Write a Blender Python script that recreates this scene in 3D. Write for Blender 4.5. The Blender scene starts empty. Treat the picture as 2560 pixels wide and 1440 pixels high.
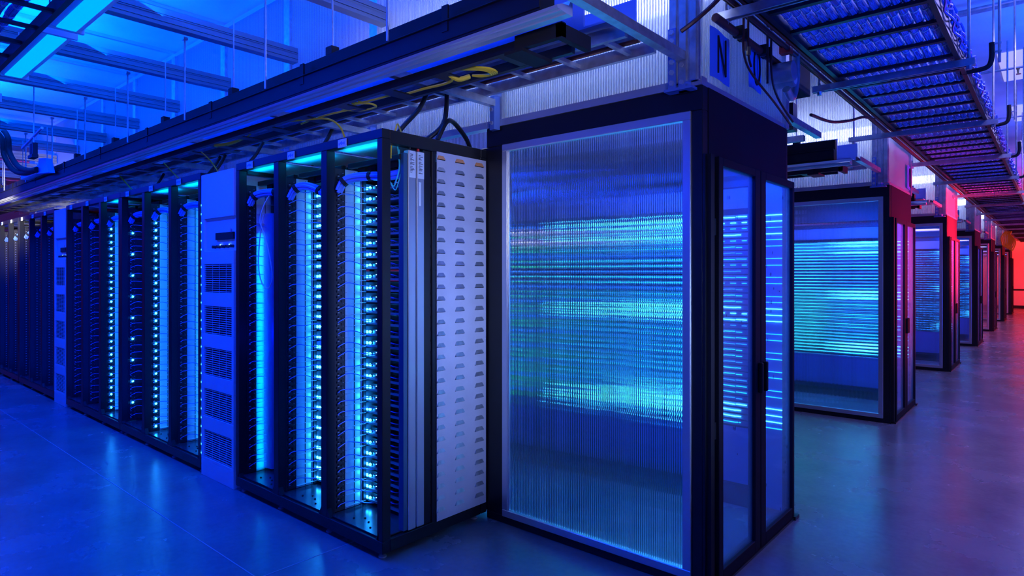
import bpy, math, random
from mathutils import Vector
random.seed(7)
S = bpy.context.scene
COL = S.collection
R = math.radians
PI = math.pi

# ------------------------------------------------------------------ camera
cd = bpy.data.cameras.new('camera'); cam = bpy.data.objects.new('camera', cd); COL.objects.link(cam)
cam.location = (0, 0, 1.5); cam.rotation_euler = (R(90), 0, R(41))
cd.sensor_width = 36; cd.lens = 36*1564/2560; cd.shift_y = -37/2560; cd.clip_start = 0.05; cd.clip_end = 200
S.camera = cam
S.view_settings.view_transform = 'Standard'; S.view_settings.look = 'None'
S.view_settings.exposure = 0.0; S.view_settings.gamma = 1
w = bpy.data.worlds.new('world'); S.world = w; w.use_nodes = True
w.node_tree.nodes['Background'].inputs[0].default_value = (0.01, 0.03, 0.3, 1)
w.node_tree.nodes['Background'].inputs[1].default_value = 0.03

# ------------------------------------------------------------------ lights
def area(name, loc, rot, sx, sy, power, col, spread=180):
    l = bpy.data.lights.new(name, 'AREA'); l.shape = 'RECTANGLE'; l.size = sx; l.size_y = sy
    l.energy = power; l.color = col; l.spread = R(spread)
    o = bpy.data.objects.new(name, l); COL.objects.link(o); o.location = loc; o.rotation_euler = rot
    return o
BLUE = (0.0, 0.022, 1.0); CYAN = (0.0, 0.33, 1.0); VIO = (0.16, 0.18, 1.0); WHT = (0.62, 0.68, 1.0); RED = (1.0, 0.012, 0.05)
DOWN = (0, 0, 0); UP = (PI, 0, 0)
def aim(loc, to):
    return (Vector(to)-Vector(loc)).to_track_quat('-Z', 'Y').to_euler()
for i, x in enumerate((-3.9, -7.0, -10.2, -13.6)):              # cold aisle tube lamps shine down; unseen fill added above brightens the ceiling
    area('aisle_lamp_down', (x, 1.09, 2.96), DOWN, 2.4, 0.14, 78, BLUE)
    area('aisle_ceiling_fill', (x, 1.5, 3.42), (R(160), 0, 0), 2.6, 0.5, 120, (0.0, 0.075, 1.0))
area('aisle_ceiling_fill', (-1.6, 1.2, 3.42), UP, 1.2, 0.3, 25, (0.0, 0.08, 1.0))  # same added uplight over the near end of the aisle
area('aisle_back_lamp', (-5.0, -2.2, 2.6), (R(65), 0, 0), 8, 0.6, 50, BLUE)
area('overhead_near_fill', (0.3, 0.3, 2.0), aim((0.3, 0.3, 2.0), (-2.3, 2.4, 2.5)), 0.5, 0.4, 2.6, (0.60, 0.62, 1.0), 48)  # added unseen lamp aimed at the overhead fibres and cross arms
area('rack_end_fill', (1.9, 2.35, 1.3), aim((1.9, 2.35, 1.3), (-2.64, 2.42, 1.2)), 0.4, 0.4, 5.5, (0.30, 0.44, 1.0), 32)  # added unseen lamp, narrow beam on the rack's louvered end
area('ladder_fill', (2.6, 3.6, 0.7), aim((2.6, 3.6, 0.7), (-0.7, 4.6, 2.8)), 1.4, 1.0, 36, (0.0, 0.06, 1.0), 80)  # added unseen lamps aimed up at the ladder's underside
area('ladder_fill', (2.8, 9.5, 0.7), aim((2.8, 9.5, 0.7), (-0.7, 9.5, 2.8)), 3.0, 1.0, 36, (0.0, 0.06, 1.0), 80)
area('ladder_fill', (2.8, 18, 0.7), aim((2.8, 18, 0.7), (-0.7, 18, 2.8)), 6.0, 1.0, 42, (0.04, 0.06, 1.0), 100)
for y in (6.2, 11.5, 17.0, 23.0):
    area('corridor_lamp', (0.35, y, 3.6), DOWN, 0.4, 2.6, 42, (0.42, 0.36, 1.0))
for y in (3.0, 7.5, 12.5, 18):  # added uplights without fixtures, brightening the corridor ceiling
    area('corridor_ceiling_fill', (0.4, y, 3.0), UP, 0.5, 2.0, 60, (0.0, 0.09, 1.0))
area('red_lamp_a', (2.0, 9.4, 0.9), aim((2.0, 9.4, 0.9), (-1.2, 8.2, 1.8)), 0.5, 0.5, 32, RED, 46)
area('red_lamp_b', (1.6, 13.0, 1.9), aim((1.6, 13.0, 1.9), (-1.2, 12.2, 2.1)), 1.0, 0.6, 220, RED, 50)
area('red_lamp_c', (2.4, 19.5, 1.9), (R(90), 0, R(90)), 4.0, 1.4, 110, RED, 110)
area('red_lamp_d', (2.4, 26.5, 1.9), (R(90), 0, R(90)), 4.0, 1.4, 140, RED, 110)
area('red_wall_lamp', (0.5, 30.8, 3.2), (R(52), 0, 0), 4.0, 0.5, 420, (1.0, 0.03, 0.02))
area('far_left_white_fill', (-9.6, 0.9, 2.2), aim((-9.6, 0.9, 2.2), (-11.0, 2.0, 2.35)), 0.3, 0.3, 14, (1.0, 0.92, 0.72), 50)  # unseen lamp added for the white light on the far left trough
for k in range(7):                                              # light inside the chimneys
    y = 3.3+4.37*k
    area('chimney_lamp', (-2.6, y-0.15, 3.0), (R(-90), 0, 0), 2.6, 0.12, 42 if k == 0 else 24, WHT)
    area('chimney_lamp', (-7.0, y-0.15, 3.1), (R(-90), 0, 0), 4.6, 0.12, 60, (0.0, 0.07, 1.0))
    if k == 0: area('chimney_lamp', (-12.0, y-0.15, 3.1), (R(-90), 0, 0), 4.0, 0.12, 50, (0.0, 0.07, 1.0))
    if k < 4: area('hot_aisle_fill', (-1.95, y-0.2, 2.2), aim((-1.95, y-0.2, 2.2), (-1.95, y+0.75, 1.0)), 1.1, 0.15, 44 if k < 2 else 30, (0.0, 0.05, 1.0))  # added unseen fill giving the rear racks a blue glow
    if k > 1: area('pod_lamp', (-1.9, y, 2.2), DOWN, 1.0, 0.5, 8, (0.25, 0.2, 1.0))

# ------------------------------------------------------------------ materials
def newmat(name):
    m = bpy.data.materials.new(name); m.use_nodes = True
    return m, m.node_tree.nodes, m.node_tree.links, m.node_tree.nodes['Principled BSDF']
def pm(name, col, rough=0.5, metal=0.0, noise=0.0, nscale=8.0, bump=0.0):
    m, n, l, b = newmat(name)
    b.inputs['Roughness'].default_value = rough; b.inputs['Metallic'].default_value = metal
    b.inputs['Base Color'].default_value = (*col, 1)
    if noise or bump:
        tc = n.new('ShaderNodeTexCoord'); nz = n.new('ShaderNodeTexNoise'); nz.inputs['Scale'].default_value = nscale
        nz.inputs['Detail'].default_value = 5; l.new(tc.outputs['Object'], nz.inputs['Vector'])
        if noise:
            cr = n.new('ShaderNodeValToRGB'); cr.color_ramp.elements[0].position = 0.3; cr.color_ramp.elements[1].position = 0.7
            cr.color_ramp.elements[0].color = (*[c*(1-noise) for c in col], 1)
            cr.color_ramp.elements[1].color = (*[min(1, c*(1+noise)) for c in col], 1)
            l.new(nz.outputs['Fac'], cr.inputs['Fac']); l.new(cr.outputs['Color'], b.inputs['Base Color'])
        if bump:
            bp = n.new('ShaderNodeBump'); bp.inputs['Strength'].default_value = bump; bp.inputs['Distance'].default_value = 0.01
            l.new(nz.outputs['Fac'], bp.inputs['Height']); l.new(bp.outputs['Normal'], b.inputs['Normal'])
    return m
def em(name, col, k):
    m, n, l, b = newmat(name); b.inputs['Base Color'].default_value = (*col, 1)
    b.inputs['Emission Color'].default_value = (*col, 1); b.inputs['Emission Strength'].default_value = k
    return m
def fluted(name, axis, refr=0.7, transl=(0.75, 0.8, 0.9), tfac=0.3, tint=(0.9, 0.93, 1.0), pitch=0.012, ior=1.25, amp=1.0, clear=0.0, rough=0.03):
    m, n, l, b = newmat(name); n.remove(b); out = n['Material Output']
    g = n.new('ShaderNodeNewGeometry'); sx = n.new('ShaderNodeSeparateXYZ'); l.new(g.outputs['Position'], sx.inputs[0])
    mu = n.new('ShaderNodeMath'); mu.operation = 'MULTIPLY'; mu.inputs[1].default_value = 2*PI/pitch; l.new(sx.outputs[axis], mu.inputs[0])
    sn = n.new('ShaderNodeMath'); sn.operation = 'SINE'; l.new(mu.outputs[0], sn.inputs[0])
    nz = n.new('ShaderNodeTexNoise'); nz.inputs['Scale'].default_value = 9; nz.inputs['Detail'].default_value = 2
    l.new(g.outputs['Position'], nz.inputs['Vector'])
    nm = n.new('ShaderNodeMath'); nm.operation = 'MULTIPLY_ADD'; nm.inputs[1].default_value = 0.6
    l.new(nz.outputs['Fac'], nm.inputs[0]); l.new(sn.outputs[0], nm.inputs[2])
    bp = n.new('ShaderNodeBump'); bp.inputs['Strength'].default_value = amp; bp.inputs['Distance'].default_value = pitch*0.12
    l.new(nm.outputs[0], bp.inputs['Height'])
    rf = n.new('ShaderNodeBsdfRefraction'); rf.inputs['IOR'].default_value = ior; rf.inputs['Roughness'].default_value = rough
    rf.inputs['Color'].default_value = (*tint, 1); l.new(bp.outputs['Normal'], rf.inputs['Normal'])
    tr = n.new('ShaderNodeBsdfTransparent'); tr.inputs['Color'].default_value = (*tint, 1)
    ts = n.new('ShaderNodeBsdfTranslucent'); ts.inputs['Color'].default_value = (*transl, 1)
    df = n.new('ShaderNodeBsdfDiffuse'); df.inputs['Color'].default_value = (*transl, 1)
    gl = n.new('ShaderNodeBsdfGlossy'); gl.inputs['Roughness'].default_value = 0.12; l.new(bp.outputs['Normal'], gl.inputs['Normal'])
    def mix(a, c, f):
        x = n.new('ShaderNodeMixShader'); l.new(a.outputs[0], x.inputs[1]); l.new(c.outputs[0], x.inputs[2])
        if isinstance(f, float): x.inputs[0].default_value = f
        else: l.new(f, x.inputs[0])
        return x
    a = mix(rf, tr, clear)
    td = mix(ts, df, 0.35)
    # the webs between the flutes are milkier than the clear channels
    mr = n.new('ShaderNodeMapRange'); mr.inputs[1].default_value = -1; mr.inputs[2].default_value = 1
    mr.inputs[3].default_value = tfac*0.45; mr.inputs[4].default_value = min(1, tfac*1.6); l.new(sn.outputs[0], mr.inputs[0])
    c = mix(a, td, mr.outputs[0])
    lw = n.new('ShaderNodeLayerWeight'); lw.inputs[0].default_value = 0.25; l.new(bp.outputs['Normal'], lw.inputs['Normal'])
    e = mix(c, gl, lw.outputs['Fresnel'])
    l.new(e.outputs[0], out.inputs['Surface'])
    return m
M = {}
M['black'] = pm('black_paint', (0.010, 0.011, 0.016), 0.38)
M['blackm'] = pm('black_matte', (0.008, 0.008, 0.010), 0.75)
M['trough'] = pm('black_trough_paint', (0.004, 0.004, 0.006), 0.6)
M['trough'].node_tree.nodes['Principled BSDF'].inputs['Specular IOR Level'].default_value = 0.25
M['navy'] = pm('dark_panel_paint', (0.014, 0.014, 0.024), 0.7, noise=0.08, nscale=3)
M['navy'].node_tree.nodes['Principled BSDF'].inputs['Specular IOR Level'].default_value = 0.2
M['galv'] = pm('galvanised_steel', (0.55, 0.58, 0.62), 0.38, 0.75, noise=0.18, nscale=22)
M['beam'] = pm('painted_beam', (0.22, 0.24, 0.27), 0.55, 0.2)
M['alu'] = pm('aluminium', (0.72, 0.75, 0.80), 0.32, 0.7)
M['lou'] = pm('louvre_panel', (0.62, 0.60, 0.66), 0.5, 0.0, noise=0.07, nscale=6)
M['pale'] = pm('pale_sheet_metal', (0.80, 0.84, 0.86), 0.35, 0.2)
M['plate'] = pm('base_plate_metal', (0.13, 0.15, 0.19), 0.25, 0.7)
M['cab'] = pm('cabinet_paint', (0.75, 0.78, 0.82), 0.5)
M['srv'] = pm('server_steel', (0.30, 0.33, 0.38), 0.45, 0.5)
M['srvdk'] = pm('server_black', (0.02, 0.02, 0.03), 0.5)
M['yel'] = pm('yellow_fibre', (1.0, 0.68, 0.02), 0.5)
M['teal'] = pm('teal_fibre', (0.05, 0.65, 0.60), 0.5)
M['cbl'] = pm('blue_cable', (0.14, 0.28, 0.85), 0.35)
M['wht'] = pm('white_cable', (0.75, 0.78, 0.85), 0.4)
M['lbl'] = pm('label_paper', (0.80, 0.86, 0.90), 0.6)
M['ink'] = pm('ink', (0.01, 0.01, 0.02), 0.7)
M['bpaper'] = pm('blue_paper', (0.10, 0.28, 0.85), 0.6)
M['copper'] = pm('copper_pipe', (0.55, 0.16, 0.09), 0.3, 0.9)
M['rust'] = pm('dark_red_conduit', (0.12, 0.035, 0.03), 0.4, 0.2)
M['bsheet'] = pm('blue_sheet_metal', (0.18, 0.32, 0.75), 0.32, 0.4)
M['tealch'] = pm('teal_channel', (0.04, 0.12, 0.22), 0.5)
M['redp'] = pm('red_plastic', (0.8, 0.02, 0.02), 0.4)
M['brass'] = pm('brass', (0.75, 0.5, 0.2), 0.3, 0.9)
M['orange'] = pm('orange_louver_reflection', (0.85, 0.35, 0.12), 0.5)  # orange reflection on the top louvers, put into their colour
M['led'] = em('led_blue_white', (0.014, 0.32, 1.0), 40)
M['ledc'] = em('led_cyan', (0.02, 0.55, 1.0), 9)
M['leds'] = em('led_small_blue', (0.05, 0.25, 1.0), 5)
M['ledg'] = em('led_green', (0.05, 1.0, 0.15), 2.0)
M['ledw'] = em('led_white', (0.15, 0.45, 1.0), 6)
M['lr1'] = em('light_row_cyan', (0.01, 0.42, 1.0), 6.5)
M['lr2'] = em('light_row_blue', (0.01, 0.22, 1.0), 5.0)
M['lr3'] = em('light_row_green', (0.03, 0.9, 0.25), 2.6)
M['lr4'] = em('light_row_teal', (0.03, 0.75, 0.80), 4.0)
M['lr5'] = em('light_row_bright', (0.05, 0.60, 1.0), 24.0)
M['lr6'] = em('reflection_row_white', (0.75, 0.72, 1.0), 6.0)  # glowing rows that stand in for white reflections in the window
M['lens'] = em('lamp_lens', (0.0, 0.42, 1.0), 1.1)
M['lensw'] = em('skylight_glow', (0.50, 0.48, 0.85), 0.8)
M['cable_dk'] = pm('black_cable', (0.006, 0.006, 0.008), 0.45)
M['poly'] = fluted('fluted_polycarbonate_panel', 0, tfac=0.05, tint=(0.92, 0.95, 1.0), ior=1.3, clear=0.15, amp=0.75)
M['polych'] = fluted('fluted_polycarbonate_wall', 0, tfac=0.62, clear=0.15, ior=1.1, pitch=0.016)
M['polyend'] = fluted('fluted_polycarbonate_end', 1, tfac=0.62, clear=0.15, ior=1.1, pitch=0.016)
def cablemat(name, sc):
    m, n, l, b = newmat(name); b.inputs['Roughness'].default_value = 0.35
    g = n.new('ShaderNodeNewGeometry'); mp = n.new('ShaderNodeMapping'); mp.inputs['Scale'].default_value = sc; l.new(g.outputs['Position'], mp.inputs['Vector'])
    nz = n.new('ShaderNodeTexNoise'); nz.inputs['Scale'].default_value = 1; nz.inputs['Detail'].default_value = 1; l.new(mp.outputs[0], nz.inputs['Vector'])
    cr = n.new('ShaderNodeValToRGB'); cr.color_ramp.elements[0].position = 0.38; cr.color_ramp.elements[1].position = 0.62
    cr.color_ramp.elements[0].color = (0.04, 0.08, 0.35, 1); cr.color_ramp.elements[1].color = (0.20, 0.36, 0.95, 1)
    l.new(nz.outputs['Fac'], cr.inputs['Fac']); l.new(cr.outputs['Color'], b.inputs['Base Color'])
    bp = n.new('ShaderNodeBump'); bp.inputs['Strength'].default_value = 0.8; bp.inputs['Distance'].default_value = 0.004
    l.new(nz.outputs['Fac'], bp.inputs['Height']); l.new(bp.outputs['Normal'], b.inputs['Normal'])
    return m
M['cby'] = cablemat('cable_bundle_lengthways', (260, 1.5, 260)); M['cbx'] = cablemat('cable_bundle_crossways', (1.5, 260, 260))
def glassmat():
    m, n, l, b = newmat('door_glass'); n.remove(b); out = n['Material Output']
    tr = n.new('ShaderNodeBsdfTransparent'); tr.inputs[0].default_value = (0.75, 0.8, 0.95, 1)
    gl = n.new('ShaderNodeBsdfGlossy'); gl.inputs['Roughness'].default_value = 0.06
    df = n.new('ShaderNodeBsdfTranslucent'); df.inputs[0].default_value = (0.5, 0.55, 0.8, 1)
    dd = n.new('ShaderNodeBsdfDiffuse'); dd.inputs[0].default_value = (0.5, 0.52, 0.7, 1)
    g = n.new('ShaderNodeNewGeometry'); vo = n.new('ShaderNodeTexVoronoi'); vo.inputs['Scale'].default_value = 20
    l.new(g.outputs['Position'], vo.inputs['Vector'])
    nz = n.new('ShaderNodeTexNoise'); nz.inputs['Scale'].default_value = 4; l.new(g.outputs['Position'], nz.inputs['Vector'])
    c1 = n.new('ShaderNodeMath'); c1.operation = 'LESS_THAN'; c1.inputs[1].default_value = 0.22; l.new(vo.outputs['Distance'], c1.inputs[0])
    c2 = n.new('ShaderNodeMath'); c2.operation = 'GREATER_THAN'; c2.inputs[1].default_value = 0.60; l.new(nz.outputs['Fac'], c2.inputs[0])
    c3 = n.new('ShaderNodeMath'); c3.operation = 'MULTIPLY'; l.new(c1.outputs[0], c3.inputs[0]); l.new(c2.outputs[0], c3.inputs[1])
    sp = n.new('ShaderNodeBsdfDiffuse'); sp.inputs[0].default_value = (0.02, 0.03, 0.08, 1)
    def mix(a, c, f):
        x = n.new('ShaderNodeMixShader'); l.new(a.outputs[0], x.inputs[1]); l.new(c.outputs[0], x.inputs[2])
        if isinstance(f, float): x.inputs[0].default_value = f
        else: l.new(f, x.inputs[0])
        return x
    a = mix(mix(tr, mix(df, dd, 0.6), 0.25), gl, 0.10)
    fm = n.new('ShaderNodeMath'); fm.operation = 'MULTIPLY'; fm.inputs[1].default_value = 0.5; l.new(c3.outputs[0], fm.inputs[0])
    a = mix(a, sp, fm.outputs[0])
    l.new(a.outputs[0], out.inputs['Surface'])
    return m
M['glass'] = glassmat()
def floormat():
    m, n, l, b = newmat('polished_concrete')
    tc = n.new('ShaderNodeNewGeometry')
    n1 = n.new('ShaderNodeTexNoise'); n1.inputs['Scale'].default_value = 1.6; n1.inputs['Detail'].default_value = 8; n1.inputs['Roughness'].default_value = 0.6
    n2 = n.new('ShaderNodeTexNoise'); n2.inputs['Scale'].default_value = 30; n2.inputs['Detail'].default_value = 4
    for q in (n1, n2): l.new(tc.outputs['Position'], q.inputs['Vector'])
    cr = n.new('ShaderNodeValToRGB'); cr.color_ramp.elements[0].color = (0.12, 0.123, 0.135, 1); cr.color_ramp.elements[1].color = (0.29, 0.29, 0.30, 1)
    cr.color_ramp.elements[0].position = 0.2; cr.color_ramp.elements[1].position = 0.85
    ma = n.new('ShaderNodeMath'); ma.operation = 'MULTIPLY_ADD'; ma.inputs[1].default_value = 0.25; l.new(n2.outputs['Fac'], ma.inputs[0])
    mb = n.new('ShaderNodeMath'); mb.operation = 'MULTIPLY'; mb.inputs[1].default_value = 0.8; l.new(n1.outputs['Fac'], mb.inputs[0]); l.new(mb.outputs[0], ma.inputs[2])
    l.new(ma.outputs[0], cr.inputs['Fac']); l.new(cr.outputs['Color'], b.inputs['Base Color'])
    mr = n.new('ShaderNodeMapRange'); mr.inputs[3].default_value = 0.16; mr.inputs[4].default_value = 0.36; l.new(n1.outputs['Fac'], mr.inputs[0])
    l.new(mr.outputs[0], b.inputs['Roughness'])
    bp = n.new('ShaderNodeBump'); bp.inputs['Strength'].default_value = 0.08; bp.inputs['Distance'].default_value = 0.01
    l.new(n2.outputs['Fac'], bp.inputs['Height']); l.new(bp.outputs['Normal'], b.inputs['Normal'])
    return m
M['floor'] = floormat()
M['joint'] = pm('floor_joint', (0.34, 0.34, 0.36), 0.7)
M['ceil'] = pm('ceiling_panel', (0.75, 0.78, 0.82), 0.45, noise=0.22, nscale=0.9)
M['wall'] = pm('painted_wall', (0.7, 0.68, 0.68), 0.6)

# ------------------------------------------------------------------ mesh helpers
class MB:
    def __init__(s): s.v = []; s.f = []
    def box(s, x0, x1, y0, y1, z0, z1):
        b = len(s.v)
        s.v += [(x, y, z) for z in (z0, z1) for y in (y0, y1) for x in (x0, x1)]
        s.f += [(b, b+2, b+3, b+1), (b+4, b+5, b+7, b+6), (b, b+1, b+5, b+4), (b+2, b+6, b+7, b+3), (b, b+4, b+6, b+2), (b+1, b+3, b+7, b+5)]
        return s
    def prism(s, prof, axis, a, c):
        """closed 2-D profile extruded along axis ('x': profile is (y,z), 'y': (x,z), 'z': (x,y))"""
        n = len(prof); b = len(s.v)
        for t in (a, c):
            for (p, q) in prof:
                s.v.append({'x': (t, p, q), 'y': (p, t, q), 'z': (p, q, t)}[axis])
        for i in range(n):
            j = (i+1) % n; s.f.append((b+i, b+j, b+n+j, b+n+i))
        s.f.append(tuple(b+i for i in range(n))[::-1]); s.f.append(tuple(b+n+i for i in range(n)))
        return s
    def ring(s, c, d, r, n):
        d = Vector(d).normalized(); u = d.orthogonal().normalized(); w_ = d.cross(u)
        b = len(s.v)
        for i in range(n):
            a = 2*PI*i/n; s.v.append(tuple(Vector(c)+(u*math.cos(a)+w_*math.sin(a))*r))
        return b
    def cyl(s, p0, p1, r, n=10, r1=None):
        r1 = r if r1 is None else r1
        d = Vector(p1)-Vector(p0); a = s.ring(p0, d, r, n); b = s.ring(p1, d, r1, n)
        for i in range(n):
            j = (i+1) % n; s.f.append((a+i, a+j, b+j, b+i))
        s.f.append(tuple(a+i for i in range(n))[::-1]); s.f.append(tuple(b+i for i in range(n)))
        return s
    def tube(s, pts, r, n=8, sub=5):
        P = [Vector(p) for p in pts]
        if sub > 1 and len(P) > 2:
            Q = []
            for i in range(len(P)-1):
                p0 = P[max(i-1, 0)]; p1 = P[i]; p2 = P[i+1]; p3 = P[min(i+2, len(P)-1)]
                for k in range(sub):
                    t = k/sub
                    Q.append(0.5*((2*p1)+(p2-p0)*t+(2*p0-5*p1+4*p2-p3)*t*t+(3*p1-p0-3*p2+p3)*t**3))
            Q.append(P[-1]); P = Q
        rings = []; u = None
        for i, p in enumerate(P):
            d = (P[min(i+1, len(P)-1)]-P[max(i-1, 0)]).normalized()
            u = d.orthogonal().normalized() if u is None else (u-d*u.dot(d)).normalized()
            w_ = d.cross(u); b = len(s.v); rings.append(b)
            for k in range(n):
                a = 2*PI*k/n; s.v.append(tuple(p+(u*math.cos(a)+w_*math.sin(a))*r))
        for a, b in zip(rings, rings[1:]):
            for i in range(n):
                j = (i+1) % n; s.f.append((a+i, a+j, b+j, b+i))
        s.f.append(tuple(rings[0]+i for i in range(n))[::-1]); s.f.append(tuple(rings[-1]+i for i in range(n)))
        return s
    def lathe(s, c, prof, n=14):
        """profile [(r, z)] turned about the vertical through c"""
        rr = []
        for r, z in prof:
            b = len(s.v); rr.append(b)
            for i in range(n):
                a = 2*PI*i/n; s.v.append((c[0]+r*math.cos(a), c[1]+r*math.sin(a), c[2]+z))
        for a, b in zip(rr, rr[1:]):
            for i in range(n):
                j = (i+1) % n; s.f.append((a+i, a+j, b+j, b+i))
        s.f.append(tuple(rr[0]+i for i in range(n))[::-1]); s.f.append(tuple(rr[-1]+i for i in range(n)))
        return s
    def build(s, name, m, parent=None, bevel=0, smooth=False, local=False):
        me = bpy.data.meshes.new(name); off = Vector((0, 0, 0))
        if parent is not None and not local: off = world_loc(parent)
        me.from_pydata([tuple(Vector(v)-off) for v in s.v], [], s.f); me.update()
        me.materials.append(M[m] if isinstance(m, str) else m)
        o = bpy.data.objects.new(name, me); COL.objects.link(o)
        if parent is not None: o.parent = parent
        if smooth:
            for p in me.polygons: p.use_smooth = True
            me.set_sharp_from_angle(angle=R(40))
        if bevel:
            b = o.modifiers.new('bevel', 'BEVEL'); b.width = bevel; b.segments = 1; b.limit_method = 'ANGLE'
        return o
def world_loc(o):
    v = Vector(o.location)
    while o.parent: o = o.parent; v += Vector(o.location)
    return v
def tag(o, label, cat, group=None, kind=None):
    o['label'] = label
    if cat: o['category'] = cat
    if group: o['group'] = group
    if kind: o['kind'] = kind
    return o
def thing(name, label, cat, loc, group=None):
    o = bpy.data.objects.new(name, None); COL.objects.link(o); o.location = loc; o.empty_display_size = 0.1
    return tag(o, label, cat, group)
KIDS = {}
def copy_tree(root, loc, label, group=None):
    kids = KIDS.setdefault(root.name, [(c, list(c.children)) for c in root.children])
    r = root.copy(); COL.objects.link(r); r.location = loc; r['label'] = label
    if group: r['group'] = group
    for c, gs in kids:
        d = c.copy(); COL.objects.link(d); d.parent = r
        for g in gs:
            e = g.copy(); COL.objects.link(e); e.parent = d
    return r
def struct(name, mb, m, label=None):
    o = mb.build(name, m); o['kind'] = 'structure'
    if label: o['label'] = label
    return o
def strutprof(a, b, w_=0.041, h=0.041, up=True):
    """C-channel profile around (a,b) bottom centre, mouth up or down"""
    t = 0.004; l = 0.010
    p = [(-w_/2, 0), (w_/2, 0), (w_/2, h), (w_/2-l, h), (w_/2-l, h-t), (w_/2-t, h-t), (w_/2-t, t), (-w_/2+t, t), (-w_/2+t, h-t), (-w_/2+l, h-t), (-w_/2+l, h), (-w_/2, h)]
    if not up: p = [(x, h-z) for x, z in p]
    return [(a+x, b+z) for x, z in p]

# ------------------------------------------------------------------ the setting
struct('floor', MB().box(-24, 6, -5, 34.2, -0.1, 0), 'floor', 'polished grey concrete floor')
j = MB(); j.box(-24, 6, 1.497, 1.503, 0, 0.0012)
struct('trim_1', j, 'joint', 'sawn joint in the concrete running along the rack row')
j = MB(); j.box(-2.963, -2.957, -5, 1.497, 0, 0.0012); j.box(-2.963, -2.957, 1.503, 2.1, 0, 0.0012)
struct('trim_2', j, 'joint', 'sawn joint in the concrete crossing towards the near rack corner')
c = MB(); c.box(-24, 6, -5, 34.2, 3.97, 4.05)
struct('ceiling', c, 'ceil', 'pale ceiling panels lit blue')
c = MB()
for k in range(19):
    x = -0.11-1.22*k
    c.box(x-0.02, x+0.02, -5, 34, 3.94, 3.969)
struct('trim_3', c, 'alu', 'ceiling grid bars across the aisle')
struct('wall_far', MB().box(-24, 6, 34.2, 34.4, 0, 4), 'wall', 'far wall lit red')
struct('wall_left', MB().box(-24.2, -24, -5, 34.2, 0, 4), 'wall')
struct('wall_right', MB().box(6, 6.2, -5, 34.2, 0, 4), 'wall')
struct('wall_back', MB().box(-24, 6, -5.2, -5, 0, 4), 'wall')
struct('baseboard_far', MB().box(-24, 6, 34.17, 34.2, 0, 0.12), 'black')

# ------------------------------------------------------------------ servers
def server_proto(kind):
    t = thing('server', '', 'server', (0, 0, 0))
    W, D, H_ = 0.50, 0.46, 0.052
    b = MB(); b.box(0, W, 0, D, 0, 0.003); b.box(0, 0.003, 0, D, 0, H_); b.box(W-0.003, W, 0, D, 0, H_); b.box(0, W, D-0.003, D, 0, H_)
    b.box(0, W, 0.10, D, H_-0.003, H_); b.box(0, W, -0.012, 0, 0, 0.012)
    b.build('chassis', 'srv', t, local=True)
    f = MB(); f.box(0.004, W-0.004, 0.10, 0.104, 0.004, H_-0.004)
    for i in range(5): f.box(0.10+i*0.075, 0.155+i*0.075, 0.02, 0.098, 0.004, 0.022)
    f.box(0.02, 0.07, 0.03, 0.09, 0.004, 0.035)
    f.build('mainboard', 'srvdk', t, local=True)
    for i in range(2):
        x = 0.17+0.06*i; f = MB().tube([(x, 0.03, 0.02), (x+0.01, 0.0, 0.034), (x+0.03, 0.005, 0.03), (x+0.04, 0.04, 0.02)], 0.003, 5, 3); f.build('loom', 'cbl', t, local=True)
    p = MB().box(0.075, 0.10, -0.004, 0.03, 0.01, 0.03); p.build('port', 'srv', t, local=True)
    if kind == 'bright':
        q = MB(); q.lathe((0.058, -0.012, 0.022), [(0.002, -0.009), (0.007, -0.005), (0.009, 0), (0.007, 0.005), (0.002, 0.009)], 8)
        q.box(0.022, 0.034, -0.014, -0.008, 0.012, 0.028)
        q.build('status_light', 'led', t, local=True)
        q = MB(); q.box(0.105, 0.111, -0.006, -0.003, 0.03, 0.034)
        q.build('activity_light', 'ledw', t, local=True)
        g = MB(); g.box(0.40, 0.406, -0.008, -0.003, 0.024, 0.029); g.build('activity_light', 'ledg', t, local=True)
    else:
        for (xx, zz) in ((0.05, 0.02), (0.085, 0.012), (0.12, 0.014)):
            if kind == 'dim' and xx > 0.06: continue
            MB().box(xx, xx+0.005, -0.004, -0.001, zz, zz+0.005).build('activity_light', 'leds' if kind == 'dim' else 'ledw', t, local=True)
    return t
proto_cable = {}
def cable_mesh(v):
    if v not in proto_cable:
        dz = [0.014, -0.008, 0.022, -0.014][v]; e = [-0.016, -0.024, -0.006, 0.006][v]
        m = MB().tube([(0.012, 0.0, -0.014), (0.02, 0.02, 0.0), (0.028, 0.06, 0.006+dz*0.4), (0.035, 0.11, dz*0.2), (0.05, 0.16, e), (0.085, 0.205, e-0.006)], 0.0027, 6, 4)
        o = m.build('network_cable', 'cbl'); proto_cable[v] = o
        return o, True
    return proto_cable[v], False

PITCH = 0.0662
Z0 = 0.135
NS = 29
protos = {}
def place_server(kind, loc, label, group):
    if kind not in protos:
        t = server_proto(kind); protos[kind] = t; t.location = loc; t['label'] = label; t['group'] = group; KIDS[t.name] = [(c, []) for c in t.children]
        return t
    return copy_tree(protos[kind], loc, label, group)
NSERV = [0]
def fill_bay(xp, kind, label, group, n0=0, cables=True, wide=0.5):
    for i in range(n0 and 0, NS-n0):
        z = Z0+PITCH*i
        lab = label
        s_ = place_server(kind, (xp, 2.28, z), lab, group); NSERV[0] += 1
        if cables:
            o, fresh = cable_mesh(random.randrange(4))
            if not fresh: o = o.copy(); COL.objects.link(o)
            o.location = (xp, 2.075, z+0.03+random.uniform(-0.008, 0.008))
            tag(o, label.replace('server', 'network cable looping to a server', 1) if False else CABLAB[group], 'cable', CABGRP[group])
CABLAB = {}; CABGRP = {}

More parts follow.
